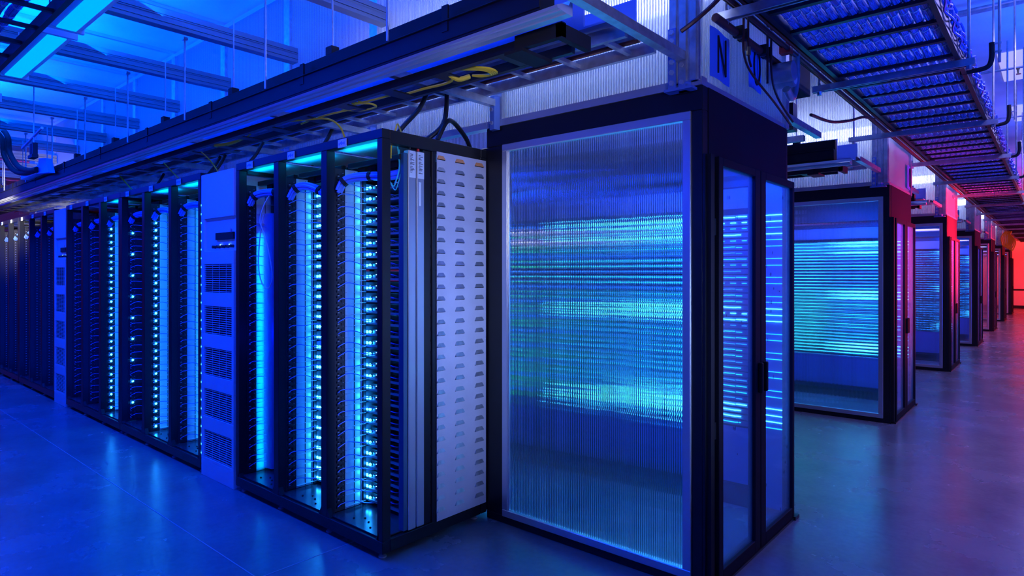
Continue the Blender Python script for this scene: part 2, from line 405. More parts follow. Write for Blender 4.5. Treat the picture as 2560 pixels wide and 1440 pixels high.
# ------------------------------------------------------------------ triple racks
YF = 2.01; YB = 2.80; ZT = 2.255
DONE = []
RK = []
def triplet(x0, x1, label, end=False, variant=0):
    t = thing('server_rack', label, 'rack', (x0, YF, 0), 'open-frame triple racks in the near row')
    w3 = (x1-x0)/3
    f = MB()
    for y in (YF, YB-0.05):
        f.box(x0, x1, y, y+0.05, ZT-0.05, ZT); f.box(x0, x1, y, y+0.05, 0.035, 0.10)
    for x in (x0, x1-0.05):
        f.box(x, x+0.05, YF+0.055, YB-0.055, ZT-0.07, ZT); f.box(x, x+0.05, YF+0.055, YB-0.055, 0.035, 0.10)
    for k in range(4):
        xc = x0+w3*k; a = xc-0.03; b_ = xc+0.03
        if k == 0: a, b_ = xc, xc+0.045
        if k == 3: a, b_ = xc-0.045, xc
        f.box(a, b_, YF, YF+0.055, 0.10, ZT-0.05); f.box(a, b_, YB-0.055, YB, 0.10, ZT-0.05)
        if k in (0, 3): f.box(a, b_, YF+0.05, YF+0.055, 0.035, 0.10); f.box(a, b_, YF+0.05, YF+0.055, ZT-0.05, ZT)
    # gusset corners at the foot of each post
    for k in range(3):
        xa = x0+w3*k+0.03; xb = x0+w3*(k+1)-0.03
        for s_, xx in ((1, xa), (-1, xb)):
            f.prism([(xx, 0.10), (xx+0.03*s_, 0.10), (xx, 0.15)][::s_], 'y', YF, YF+0.03)
        f.box(xa, xb, YF+0.14, YF+0.17, ZT-0.14, ZT-0.11)
    f.build('frame', 'black', t, bevel=0.004)
    if end:
        f = MB(); f.box(x1-0.045, x1, YF+0.345, YF+0.375, 0.10, ZT-0.07); f.box(x1-0.03, x1-0.012, YF+0.293, YF+0.345, 0.10, ZT-0.07); f.build('side_post', 'black', t, bevel=0.003)
    for k in range(3):
        xp = x0+w3*k+(0.03 if k else 0.045)
        xe = x0+w3*(k+1)-0.03
        b = MB(); b.box(xp, xe, YF+0.02, YB-0.06, 0.104, 0.110)
        b.build('base_plate', 'plate', t)
        if x0 > -7:
            for (dx, dy) in ((0.15, 0.08), (0.2, 0.12), (0.33, 0.06), (0.36, 0.15), (0.26, 0.10)):
                MB().lathe((xp+dx, YF+dy, 0.110), [(0.006, 0), (0.006, 0.004), (0.002, 0.006)], 6).build('bolt', 'blackm', t)
        b = MB(); b.box(xp, xe, YF+0.055, YB-0.06, ZT-0.045, ZT-0.04)
        b.build('top_plate', 'pale', t)
        # left partition: perforated strip, plain strip, bright panel
        b = MB(); b.box(xp-0.012, xp-0.002, YF+0.125, YF+0.265, 0.112, 2.11)
        if x0 > -8.4:
            for i in range(29): b.prism([(YF+0.125, Z0+PITCH*i-0.008), (YF+0.262, Z0+PITCH*i-0.004), (YF+0.262, Z0+PITCH*i-0.002), (YF+0.125, Z0+PITCH*i-0.006)], 'x', xp-0.004, xp+0.016)
        b.build('partition', 'pale' if BAYS[len(DONE)][k] == 'bright' or (len(DONE) == 0) else 'srvdk', t)  # darker sheet in dim bays puts their low light into the colour
        b = MB()
        for yy in (YF+0.187, YF+0.232): b.box(xp-0.002, xp+0.001, yy, yy+0.003, 0.115, 2.1)
        b.box(xp-0.002, xp+0.014, YF+0.243, YF+0.262, 0.115, 2.1)
        b.build('cover_strip', 'srvdk', t)
        b = MB(); b.box(xp-0.014, xp-0.004, YF+0.055, YF+0.125, 0.112, 2.11)
        z = 0.13
        while z < 2.08:
            b.box(xp-0.004, xp+0.006, YF+0.065, YF+0.092, z, z+0.012); b.box(xp-0.004, xp+0.004, YF+0.096, YF+0.112, z+0.004, z+0.018)
            b.cyl((xp-0.004, YF+0.076, z+0.022), (xp+0.012, YF+0.076, z+0.024), 0.004, 6)
            z += PITCH/2
        b.build('cable_guide', 'srvdk', t)
        b = MB(); z = 0.14
        while z < 2.08:
            b.box(xp+0.006, xp+0.0065, YF+0.068, YF+0.080, z+0.002, z+0.007); b.cyl((xp-0.003, YF+0.106, z+0.025), (xp+0.008, YF+0.106, z+0.025), 0.0022, 5)
            z += PITCH/2
        gc = b.build('guide_clips', 'alu', t); gc['kind'] = 'stuff'
        # recessed power shelf above the servers
        b = MB(); b.box(xp+0.03, xe-0.02, YF+0.19, YF+0.55, 2.075, 2.14)
        for i in range(4): b.box(xp+0.05+i*0.1, xp+0.12+i*0.1, YF+0.175, YF+0.19, 2.085, 2.13)
        b.build('power_shelf', 'blackm', t)
        b = MB(); b.box(xp+0.30, xp+0.312, YF+0.172, YF+0.176, 2.10, 2.112); b.build('warning_light', em('led_red', (1, 0.01, 0.02), 3) if 'led_red' not in bpy.data.materials else bpy.data.materials['led_red'], t)
        # tag hanging on the top beam
        b = MB(); b.box(xp+0.12, xp+0.20, YF-0.006, YF-0.002, ZT-0.055, ZT-0.01); lb = b.build('label_plate', 'lbl', t); lb['label'] = 'pale label tag on the top beam'
        b = MB()
        for i in range(5): b.box(xp+0.13+i*0.012, xp+0.137+i*0.012, YF-0.0075, YF-0.006, ZT-0.042+0.006*(i % 2), ZT-0.03+0.004*(i % 3))
        b.build('lettering', 'bpaper', lb)
    for k in range(4):
        for y in (YF+0.04, YB-0.06):
            xx = min(max(x0+w3*k, x0+0.05), x1-0.05)
            b = MB(); b.lathe((xx, y, 0), [(0.022, 0), (0.022, 0.006), (0.016, 0.012), (0.009, 0.014), (0.009, 0.028), (0.013, 0.03), (0.013, 0.036)], 12)
            b.build('levelling_foot', 'alu', t, smooth=True)
    return t, w3

racks = [(-4.273, -2.64, 'near open black triple rack at the aisle corner with glowing cyan bays', True),
         (-6.60, -4.845, 'open black triple rack just left of the tall vented cabinet', False),
         (-8.36, -6.605, 'open black triple rack standing just right of the far vented cabinet', False),
         (-10.60, -8.845, 'open black triple rack just beyond the far vented cabinet', False),
         (-12.37, -10.615, 'open black triple rack cut by the left photo edge', False)]
BAYS = [['dim', 'bright', 'bright'], ['dot', 'bright', 'bright'], ['dim', 'dim', 'bright'], ['dot', 'dot', 'dot'], ['dot', 'dot', 'dot']]
rackname = ['near corner rack', 'rack just left of near cabinet', 'rack just right of far cabinet', 'rack beyond far cabinet', 'rack at left photo edge']
bayname = ['left', 'middle', 'right']
look = {'dim': 'dark server', 'bright': 'cyan-glowing server', 'dot': 'server with tiny light dots'}
far = MB(); farled = MB()
for ri, (x0, x1, lab, end) in enumerate(racks):
    t, w3 = triplet(x0, x1, lab, end); DONE.append(ri); RK.append(t)
    for k in range(3):
        xp = x0+w3*k+(0.045 if k == 0 else 0.03)
        kind = BAYS[ri][k]
        g = 'servers in the %s bay of the %s' % (bayname[k], rackname[ri])
        CABLAB[g] = 'thin pale network cable in the %s bay of the %s' % (bayname[k], rackname[ri]); CABGRP[g] = 'network cables in the %s bay of the %s' % (bayname[k], rackname[ri])
        if ri < 3 or (ri == 3 and k == 2):
            fill_bay(xp, kind, look[kind]+', '+bayname[k]+' bay, '+rackname[ri], g, n0=(3 if ri == 0 and k == 0 else 0), cables=(ri < 3))
        else:
            for i in range(NS):
                z = Z0+PITCH*i
                far.box(xp, xp+0.5, 2.28, 2.74, z, z+0.05); farled.box(xp+0.05, xp+0.056, 2.272, 2.28, z+0.02, z+0.03); farled.box(xp+0.12, xp+0.126, 2.272, 2.28, z+0.014, z+0.02)
        # added unseen lamps strengthen the LED glow inside the bay
        if ri == 0 and k == 0:
            sh = MB(); sh.prism([(xp-0.002, 2.19), (xp+0.03, 2.185), (xp+0.09, 2.20), (xp+0.10, 2.22), (xp+0.03, 2.205), (xp-0.002, 2.21)], 'z', 0.13, 1.92); sh.build('shroud', 'bsheet', t, smooth=True)
            area('bay_strip_fill', (xp+0.10, 2.165, 0.95), (0, R(90), 0), 1.65, 0.02, 0.55, (0.0, 0.40, 1.0), 40)  # added lamp drawing the cyan strip on the partition
            area('bay_glow_fill', (xp+0.44, 2.12, 1.05), aim((xp+0.44, 2.12, 1.05), (xp+0.2, 2.28, 1.05)), 1.8, 0.03, 1.6, (0, 0.01, 1.0))
        else:
            area('bay_glow_fill', (xp+0.46, 2.12, 1.05), (0, R(90), 0), 1.8, 0.03, 2.6 if kind != 'bright' else 1.4, (0, 0.03, 1.0))
        if kind == 'bright' or (ri, k) == (0, 0): area('bay_top_fill', (xp+0.22, 2.12, 2.17), UP, 0.4, 0.03, 0.5, (0.0, 0.40, 1.0))  # added uplight brightening the underside of the top plate
        if (ri, k) in ((1, 1), (2, 2), (1, 0)):
            for i in range(NS if k else 9):
                zz = Z0+PITCH*i+0.02 if k else Z0+PITCH*(i*3+2)+0.02
                MB().lathe((xp+0.013, 2.098, zz), [(0.002, -0.010), (0.008, -0.005), (0.010, 0), (0.008, 0.005), (0.002, 0.010)], 8).build('port_and_glint_light', 'led', t)
        # cable bundle over the top of the bay
        bt = thing('cable_bundle', 'fat blue strapped cable bundle, top of %s bay, %s' % (bayname[k], rackname[ri]), 'cable bundle', (xp, 2.1, 2.03), 'strapped cable bundles over the rack bays')
        pts = [(xp+0.02, 2.08, 1.98), (xp+0.035, 2.10, 2.03), (xp+0.09, 2.14, 2.055), (xp+0.2, 2.17, 2.055), (xp+0.33, 2.19, 2.045), (xp+0.46, 2.2, 2.05)]
        if k == 1: pts = [(xp+0.02, 2.08, 1.98), (xp+0.035, 2.11, 2.04), (xp+0.10, 2.15, 2.055), (xp+0.2, 2.18, 2.02), (xp+0.27, 2.2, 1.96), (xp+0.30, 2.22, 1.90)]
        m = MB()
        for q in range(7):
            a = q*2*PI/6; r = 0 if q == 6 else 0.017
            m.tube([(p[0], p[1]+r*math.cos(a), p[2]+r*math.sin(a)) for p in pts], 0.010, 6, 4)
        m.build('cables', 'cbl', bt, smooth=True)
        for q in (1, 3, 4):
            p = Vector(pts[q]); d = Vector(pts[q+1])-Vector(pts[q-1]); d.normalize()
            MB().cyl(tuple(p-d*0.011), tuple(p+d*0.011), 0.030, 10).build('strap', 'blackm', bt)
fo = far.build('far_servers', 'srv'); tag(fo, 'dim servers filling the two triple racks furthest left', 'servers', kind='stuff')
fl = farled.build('indicator_lights', 'leds', fo)

for i in range(NS):  # glowing beads stand in for a reflection on the rack frame
    MB().lathe((-4.832, 2.016, Z0+PITCH*i+0.02), [(0.002, -0.008), (0.006, -0.005), (0.008, 0), (0.006, 0.005), (0.002, 0.008)], 8).build('port_and_glint_light', 'led', RK[1])
# loose white patch cord in the left bay of the near rack
o = MB().tube([(-4.06, 2.14, 2.03), (-4.10, 2.12, 1.96), (-4.13, 2.11, 1.86), (-4.06, 2.11, 1.75), (-4.0, 2.11, 1.62), (-3.98, 2.12, 1.48), (-4.03, 2.12, 1.40), (-4.12, 2.12, 1.43), (-4.17, 2.12, 1.55), (-4.15, 2.12, 1.75), (-4.10, 2.12, 1.9)], 0.004, 7, 5).build('patch_cord', 'wht', smooth=True)
tag(o, 'long loose white patch cord looped in the left bay of the near rack', 'cable')

# ------------------------------------------------------------------ end side of the near rack
X = -2.64
t = thing('louvered_panel', 'grey louvered end panel with three columns of vents on the near rack', 'panel', (X, 2.4, 0.07))
b = MB(); b.box(X+0.001, X+0.005, 2.386, 2.788, 0.098, 2.187); pn = b.build('sheet', 'lou', t)
z = 0.15; rows = 0
lv = MB(); dk = MB(); org = MB()
while z < 2.16:
    for yc in (2.410, 2.565, 2.728):
        tgt = org if z > 2.12 else lv  # top row carries the painted orange reflection
        a0, a1 = max(2.386, yc-0.038), yc+0.038
        v = len(tgt.v)
        # hooded louvre: open at the bottom, sloped out from the sheet
        tgt.v += [(X+0.005, a0+0.012, z+0.022), (X+0.005, a1-0.012, z+0.022), (X+0.013, a0+0.002, z), (X+0.013, a1-0.002, z), (X+0.005, a0-0.001, z), (X+0.005, a1+0.001, z)]
        tgt.f += [(v, v+2, v+3, v+1), (v, v+4, v+2), (v+1, v+3, v+5)]
        dk.box(X+0.005, X+0.0055, a0, a1, z-0.003, z+0.003)
    z += 0.0665; rows += 1
lo = lv.build('louvers', 'galv', pn); lo['kind'] = 'stuff'; lo = dk.build('slots', 'blackm', pn); lo['kind'] = 'stuff'
orr = org.build('louver', 'orange', pn); orr['label'] = 'top row louvers coloured with an orange reflection'
b = MB()
for zz in (0.12, 1.1, 2.15):
    for yy in (2.395, 2.780): b.lathe((X+0.005, yy, zz), [(0.003, -0.002), (0.003, 0.002)], 6)
b.build('rivet', 'alu', pn)
for i, (ya, yb, nm) in enumerate(((2.187, 2.240, 'left'), (2.247, 2.300, 'right'))):
    t = thing('power_strip', 'tall silver vertical power strip, %s of the pair on the near rack end' % nm, 'power strip', (X-0.03, ya, 0.11), 'pair of silver power strips on the near rack')
    MB().box(X-0.045, X-0.003, ya, yb, 0.105, 2.17).build('housing', 'alu', t, bevel=0.004)
    lb = MB().box(X-0.003, X-0.001, ya+0.004, yb-0.004, 2.02, 2.165).build('label', 'lbl', t)
    m = MB()
    for r_ in range(14): m.box(X-0.001, X-0.0002, ya+0.010, ya+0.018+random.random()*0.022, 2.145-r_*0.0075, 2.148-r_*0.0075)
    m.build('print', 'ink', lb)
    if i: MB().box(X-0.003, X-0.001, ya+0.012, ya+0.027, 1.87, 2.0).build('sticker', 'lbl', t)
    MB().tube([(X-0.02, ya+0.02, 2.17), (X-0.02, ya+0.022, 2.20), (X-0.03, ya+0.02, 2.235)], 0.008, 8).build('plug_cable', 'redp' if i else 'cable_dk', t)
o = MB().box(X-0.05, X-0.01, 2.158, 2.183, 0.11, 2.15).build('side_channel', 'tealch'); tag(o, 'narrow teal-blue upright channel beside the silver power strips', 'channel')
# fibres at the top of the end bay
for i, (m_, pts, lab) in enumerate((('yel', [(X-0.20, 2.30, 2.30), (X-0.06, 2.16, 2.31), (X-0.03, 2.12, 2.27), (X-0.05, 2.11, 2.19), (X-0.07, 2.12, 2.12)], 'yellow fibre curling into the top of the near rack end'),
                             ('teal', [(X-0.05, 2.15, 2.19), (X-0.04, 2.155, 2.08), (X-0.05, 2.14, 2.0), (X-0.06, 2.13, 1.97), (X-0.07, 2.11, 2.0)], 'teal fibre loop hanging in the end bay top'))):
    o = MB().tube(pts, 0.004, 7).build('fibre_cable', m_, smooth=True); tag(o, lab, 'cable')
    if i: o2 = MB().tube([(p[0]+0.004, p[1]+0.008, p[2]-0.02) for p in pts], 0.003, 7).build('fibre_cable', m_, smooth=True); tag(o2, 'second teal fibre close behind the first in the end bay', 'cable')
for i, pts in enumerate(([(X-0.05, 2.44, 2.27), (X-0.04, 2.5, 2.38), (X-0.08, 2.6, 2.40), (X-0.1, 2.72, 2.33), (X-0.12, 2.78, 2.27)], [(X-0.30, 2.30, 2.26), (X-0.25, 2.35, 2.36), (X-0.22, 2.45, 2.48), (X-0.2, 2.5, 2.6)], [(X-0.10, 2.40, 2.27), (X-0.05, 2.48, 2.36), (X-0.06, 2.52, 2.48), (X-0.08, 2.54, 2.58)])):
    o = MB().tube(pts, 0.014, 10).build('power_cable', 'cable_dk', smooth=True)
    tag(o, ['thick black power cable arching over the near rack towards the pod', 'thick black power cable rising from the near rack top, left one', 'thick black power cable rising from the near rack top, right one'][i], 'cable')
for i, (xb, yb) in enumerate(((-3.95, 2.4), (-4.75, 2.3), (-5.5, 2.35), (-5.6, 2.35), (-7.0, 2.4))):
    o = MB().tube([(xb, yb, 2.26), (xb+0.05, yb, 2.33), (xb+0.09, yb+0.05, 2.42), (xb+0.1, yb+0.1, 2.52)], 0.013, 8).build('power_cable', 'cable_dk', smooth=True)
    tag(o, ['black power cable rising above the left bay of the near rack', 'black power cable slanting up from the near vented cabinet', 'black power drop, right of two side by side left of the near cabinet', 'black power drop, left of two side by side left of the near cabinet', 'black power cable above the second rack left of the cabinet'][i], 'cable')

# ------------------------------------------------------------------ vented cabinets
def cabinet(x0, x1, lab):
    t = thing('battery_cabinet', lab, 'cabinet', (x0, YF, 0), 'tall vented cabinets between the racks')
    yf = YF-0.005
    b = MB(); zs = [0.0, 0.10]; 
    b.box(x0, x1, yf+0.02, YB-0.03, 0.0, 2.23)
    b.build('body', 'cab', t, bevel=0.003)
    b = MB()                                  # front skin with the openings left open
    b.box(x0, x1, yf, yf+0.02, 0.0, 0.12)
    zc = 0.13; vents = []
    for i in range(5):
        z0 = 0.14+i*0.305; vents.append((z0, z0+0.205))
    prev = 0.12
    for (a, c_) in vents:
        if a > prev: b.box(x0, x1, yf, yf+0.02, prev, a)
        b.box(x0, x0+0.05, yf, yf+0.02, a, c_); b.box(x1-0.03, x1, yf, yf+0.02, a, c_); prev = c_
    b.box(x0, x1, yf, yf+0.02, prev, 1.66); 
    b.box(x0, x0+0.05, yf, yf+0.02, 1.66, 1.90)
    b.box(x0, x1, yf, yf+0.02, 1.90, 2.23)
    b.build('front_panel', 'cab', t, bevel=0.002)
    for (a, c_) in vents:
        v = MB().box(x0+0.05, x1-0.03, yf+0.016, yf+0.019, a, c_).build('vent', 'blackm', t)
        g = MB(); n = 13
        for i in range(n): g.box(x0+0.05, x1-0.03, yf+0.004, yf+0.012, a+(c_-a)*(i+0.5)/n-0.0022, a+(c_-a)*(i+0.5)/n+0.0022)
        for i in range(1, 4):
            xx = x0+0.05+(x1-x0-0.08)*i/4; g.box(xx-0.002, xx+0.002, yf+0.012, yf+0.016, a, c_)
        g.build('grille', 'cab', v)
    MB().box(x0+0.22, x1-0.02, yf+0.008, yf+0.02, 1.74, 1.79).build('display', 'blackm', t)
    for i in range(5):
        xx = x0+0.20+i*0.07
        k = MB(); k.cyl((xx, yf+0.02, 1.69), (xx, yf-0.006, 1.69), 0.011, 10); kk = k.build('switch', 'srvdk', t)
        if i % 2: MB().box(xx+0.02, xx+0.027, yf+0.008, yf+0.013, 1.70, 1.707).build('indicator', 'ledw', kk)
    MB().box(x0+0.10, x0+0.15, yf-0.002, yf, 2.12, 2.18)
    h = MB(); h.cyl((x1-0.03, yf-0.004, 1.80), (x1-0.03, yf, 1.80), 0.014, 14); h.build('lock', 'alu', t)
    return t
cabinet(-4.82, -4.30, 'tall blue-lit vented cabinet standing left of the near triple rack')
cabinet(-8.82, -8.375, 'tall vented cabinet further left, its top lit white')

# ------------------------------------------------------------------ containment pods
YP = 2.80
PEAK = (1, 2, 3, 17, 18, 19, 31, 33, 34)
def pod(k, lab):
    dy = 4.37*k
    y0 = YP+dy; xr = -1.25
    t = thing('containment_pod', lab, 'enclosure', (-1.9, y0, 0), 'hot aisle pods lining the corridor')
    f = MB()
    f.box(-2.64, xr, y0, y0+0.06, 2.27, 2.385); f.box(-2.64, xr, y0, y0+0.06, 0.0, 0.045)
    f.box(-2.74, -2.505, y0+0.001, y0+0.06, 0.045, 2.27); f.box(-1.305, xr, y0, y0+0.06, 0.045, 2.27)
    f.box(-2.64, xr-0.035, y0+1.15, y0+1.20, 2.12, 2.385); f.box(xr-0.02, xr, y0+1.19, y0+1.23, 0.0, 2.385)
    f.box(xr-0.05, xr, y0+0.06, y0+1.2, 0.0, 0.03)
    f.build('frame', 'black', t, bevel=0.003)
    MB().box(xr-0.03, xr+0.004, y0+0.062, y0+1.20, 2.06, 2.385).build('header_panel', 'navy', t, bevel=0.002)
    MB().box(xr, xr+0.012, y0+0.0, y0+0.075, 0.0, 2.06).build('jamb', 'black', t)
    p = MB(); xa, xb, za, zb, w_ = -2.505, -1.305, 0.045, 2.27, 0.042
    p.box(xa, xb, y0-0.012, y0+0.03, za, za+w_); p.box(xa, xb, y0-0.012, y0+0.03, zb-w_, zb)
    p.box(xa, xa+w_, y0-0.012, y0+0.03, za+w_, zb-w_); p.box(xb-w_, xb, y0-0.012, y0+0.03, za+w_, zb-w_)
    p.box(xa+w_, xa+w_+0.008, y0-0.004, y0+0.02, za+w_, zb-w_)
    pf = p.build('window_frame', 'alu', t, bevel=0.003)
    MB().box(xa+w_-0.005, xb-w_+0.005, y0+0.004, y0+0.012, za+w_-0.005, zb-w_+0.005).build('polycarbonate_sheet', 'poly', pf)
    # two doors on the corridor end
    for d, (ya, yb) in enumerate(((0.085, 0.635), (0.645, 1.215))):
        dr = MB(); x_, X_ = xr+0.004, xr+0.045; y_a, y_b = y0+ya, y0+yb
        gl = (y_a+0.05, y_b-0.075) if d == 0 else (y_a+0.075, y_b-0.035)
        dr.box(x_, X_, y_a, gl[0], 0.012, 2.055); dr.box(x_, X_, gl[1], y_b, 0.012, 2.055)
        dr.box(x_, X_, gl[0], gl[1], 0.012, 0.075); dr.box(x_, X_, gl[0], gl[1], 2.015, 2.055)
        D_ = dr.build('door', 'navy', t, bevel=0.002)
        MB().box(xr+0.02, xr+0.028, gl[0]-0.004, gl[1]+0.004, 0.07, 2.02).build('glass', 'glass', D_)
        yy = y_b-0.03 if d == 0 else y_a+0.03
        h = MB(); h.box(X_, X_+0.025, yy-0.012, yy+0.012, 0.86, 1.02); h.build('handle', 'blackm', D_, bevel=0.004)
        if d == 0:
            for zz in (0.75, 1.72): MB().box(xr+0.012, xr+0.03, y0+0.06, y0+0.085, zz-0.04, zz+0.04).build('hinge', 'blackm', D_)
    MB().box(xr+0.012, xr+0.035, y0+0.015, y0+0.055, 0.02, 2.06).build('door_track', 'blackm', t)
    MB().box(xr, xr+0.06, y0+1.19, y0+1.26, 0.0, 0.02).build('foot_plate', 'black', t)
    MB().box(xr-0.008, xr+0.05, y0+0.03, y0+1.24, 0.0, 0.012).build('threshold', 'black', t)
    if k < 4:
        rp = MB().box(-1.45, -1.272, y0+1.215, y0+1.24, 0.03, 2.2).build('added_streak_panel', 'bsheet', t)  # added panel, its glowing rows imitate light streaks behind the doors
        for nm, mt, sel in (('light_rows', 'lr1', lambda i: i % 3 != 1 and i not in PEAK), ('bright_streaks', 'lr5', lambda i: i in PEAK)):  # both sets of rows on the added panel stand in for light streaks
            lr = MB()
            for i in range(35):
                if sel(i):
                    z = 0.53+i*0.0392+random.uniform(-0.002, 0.002); lr.box(-1.45, -1.274, y0+1.209, y0+1.2155, z, z+0.0042)
            lr = lr.build(nm, mt, rp); lr['kind'] = 'stuff'
    # chimney above
    ch = thing('containment_chimney', 'fluted translucent chimney wall with steel posts above %s' % ['the nearest pod', 'the second pod', 'the third pod', 'the fourth pod', 'the fifth pod', 'the sixth pod', 'the furthest pod'][k], 'wall panel', (-1.9, y0, 2.39), 'fluted chimneys above the pods')
    L = -14.0 if k == 0 else -6.5
    r_ = MB(); r_.box(L, xr, y0-0.01, y0+0.05, 2.385, 2.425); r_.box(L, xr, y0, y0+0.05, 3.91, 3.95); r_.box(xr-0.05, xr, y0+0.05, y0+1.2, 2.385, 2.41)
    r_.build('rail', 'alu', ch)
    n = 11 if k == 0 else 4
    for q in range(n):
        xx = -1.33-1.22*q
        if q: MB().box(xx-0.045, xx+0.045, y0-0.012, y0+0.04, 2.425, 3.91).build('post', 'galv', ch)
        if k < 3 and q < 6:
            br = MB(); br.prism([(xx-0.03, y0-0.012), (xx+0.03, y0-0.012), (xx+0.018, y0-0.05), (xx-0.018, y0-0.05)], 'z', 2.36, 2.56)
            bb = br.build('bracket', 'bsheet', ch)
            MB().cyl((xx, y0-0.06, 2.40), (xx, y0-0.05, 2.40), 0.012, 6).cyl((xx, y0-0.06, 2.48), (xx, y0-0.05, 2.48), 0.012, 6).build('bolt', 'alu', bb)
        xn = xx-1.22
        MB().box(max(xn, L), xx, y0+0.012, y0+0.022, 2.42, 3.92).build('polycarbonate_sheet', 'polych', ch)
    MB().box(xr-0.02, xr-0.012, y0+0.05, y0+1.2, 2.40, 3.92).build('end_sheet', 'polyend', ch)
    MB().box(L, xr-0.03, y0+1.20, y0+1.21, 2.40, 3.92).build('polycarbonate_sheet', 'polych', ch)
    MB().box(xr-0.04, xr+0.01, y0+1.17, y0+1.23, 2.385, 3.94).build('post', 'galv', ch)
    # corner column
    c_ = thing('steel_column', 'galvanised strut column rising from the front corner of %s' % ['the nearest pod', 'the second pod', 'the third pod', 'the fourth pod', 'the fifth pod', 'the sixth pod', 'the furthest pod'][k], 'column', (-1.31, y0-0.03, 2.385), 'galvanised columns on the pod corners')
    m = MB(); 
    for xo in (-1.375, -1.325, -1.275): m.prism(strutprof(xo, 0, 0.041, 0.041), 'z', 2.40, 3.95) if False else m.box(xo-0.019, xo+0.019, y0-0.055, y0-0.014, 2.40, 3.94)
    m.box(-1.40, -1.25, y0-0.045, y0-0.02, 2.40, 3.94)
    m.build('channel', 'galv', c_, bevel=0.003)
    pl = MB(); pl.box(-1.395, -1.355, y0-0.063, y0-0.055, 2.36, 2.66); pl.box(-1.41, -1.27, y0-0.075, y0-0.014, 2.36, 2.372)
    pb = pl.build('bracket', 'bsheet', c_)
    m = MB()
    for zz in (2.40, 2.45, 2.50, 2.60, 2.64): m.cyl((-1.375, y0-0.072, zz), (-1.375, y0-0.063, zz), 0.013, 6)
    m.build('bolt', 'alu', pb)
    return t
podlab = ['nearest black-framed pod with a large fluted window and glass doors', 'second black-framed pod down the corridor with green streaks in its window',
          'third black-framed pod with a bright red end panel', 'fourth black-framed pod down the corridor', 'fifth black-framed pod down the corridor',
          'sixth black-framed pod, small in the distance', 'furthest pod beside the red wall']
for k in range(7): pod(k, podlab[k])

# rear side racks seen through the pods
def blade_proto(m_led, n):
    t = thing('blade_server', '', 'server', (0, 0, 0))
    b = MB(); b.box(0, 0.56, 0.0, 0.40, 0, 0.031); b.box(0.0, 0.56, -0.006, 0.0, 0.0, 0.006)
    b.build('chassis', 'srv', t, local=True)
    q = MB(); rr = random.Random(n)
    for i in range(14):
        zo = rr.uniform(-0.002, 0.002)
        if rr.random() < 0.93: q.box(0.012+i*0.038, 0.012+i*0.038+rr.choice((0.030, 0.036, 0.038)), -0.008, -0.001, 0.015+zo, 0.0192+zo)
    q.build('light_row', m_led, t, local=True)
    KIDS[t.name] = [(c, []) for c in t.children]
    return t
bl = {}
def blade(kind, loc, lab, grp):
    if kind not in bl:
        bl[kind] = blade_proto({'a': 'lr1', 'b': 'lr2', 'c': 'lr3', 'd': 'lr4', 'e': 'lr5', 'f': 'lr6'}[kind[0]], ord(kind[1]))
        t = bl[kind]; t.location = loc; t['label'] = lab; t['group'] = grp; return t
    return copy_tree(bl[kind], loc, lab, grp)
podn = ['nearest', 'second', 'third', 'fourth']
nb = 0
for k in range(4):
    y = YP+4.37*k+1.215
    pats = [['a', 'a', 'c', 'b', 'b'], ['a', 'd', 'd', 'c', 'c'], ['b', 'b', 'b', 'b', 'b'], ['b', 'b', 'b', 'b', 'b']][k]
    for r_ in range(5):
        x1 = -1.455-0.62*r_; x0 = x1-0.60
        t = thing('equipment_rack', 'dark rack standing at the back of the %s pod, %s from the doors' % (podn[k], ['first', 'second', 'third', 'fourth', 'fifth'][r_]), 'rack', (x0, y, 0), 'dark racks at the back of the pods')
        f = MB(); f.box(x0, x0+0.02, y, y+0.7, 0.06, 2.1); f.box(x1-0.02, x1, y, y+0.7, 0.06, 2.1); f.box(x0, x1, y, y+0.7, 2.06, 2.1); f.box(x0, x1, y+0.68, y+0.7, 0.06, 2.06)
        f.box(x0, x1, y-0.01, y+0.68, 0.0, 0.13)
        f.build('frame', 'black', t)
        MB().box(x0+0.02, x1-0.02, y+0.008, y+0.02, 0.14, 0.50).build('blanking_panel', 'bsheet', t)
        MB().box(x0+0.02, x1-0.02, y+0.008, y+0.02, 1.92, 2.05).build('blanking_panel', 'srv', t)
        st = MB(); sl = MB()
        for i in range(35):
            z = 0.515+i*0.0392
            kd = pats[r_]
            if kd == 'a' and i in (1, 2, 3, 17, 18, 19, 31, 33, 34): kd = 'e'
            elif kd == 'a' and i % 3 == 1: kd = 'b'
            if k == 0 and r_ > 1 and i in (31, 33): kd = 'f'  # white window reflections built as glowing rows
            if i % 4 == 2 and kd == 'b' and r_ > 1: kd = 'c'
            if i % 3 == 1 and kd == 'c': kd = 'b'
            if k < 2 and r_ < 4:
                blade(kd+random.choice('pqrs'), (x0+0.02, y+0.01, z), 'thin server with a light row, %s rack from the doors, %s pod' % (['first', 'second', 'third', 'fourth', 'fifth'][r_], podn[k]), 'rear-lit servers in the %s pod' % podn[k]); nb += 1
            else:
                st.box(x0+0.02, x1-0.02, y+0.01, y+0.4, z, z+0.036)
                for q in range(10):
                    if random.random() < 0.7: sl.box(x0+0.04+q*0.05, x0+0.06+q*0.05, y+0.002, y+0.01, z+0.015, z+0.023)
        if st.v:
            o = st.build('server_shelves', 'srvdk', t); o['kind'] = 'stuff'
            sl.build('light_rows', 'lr2', o)

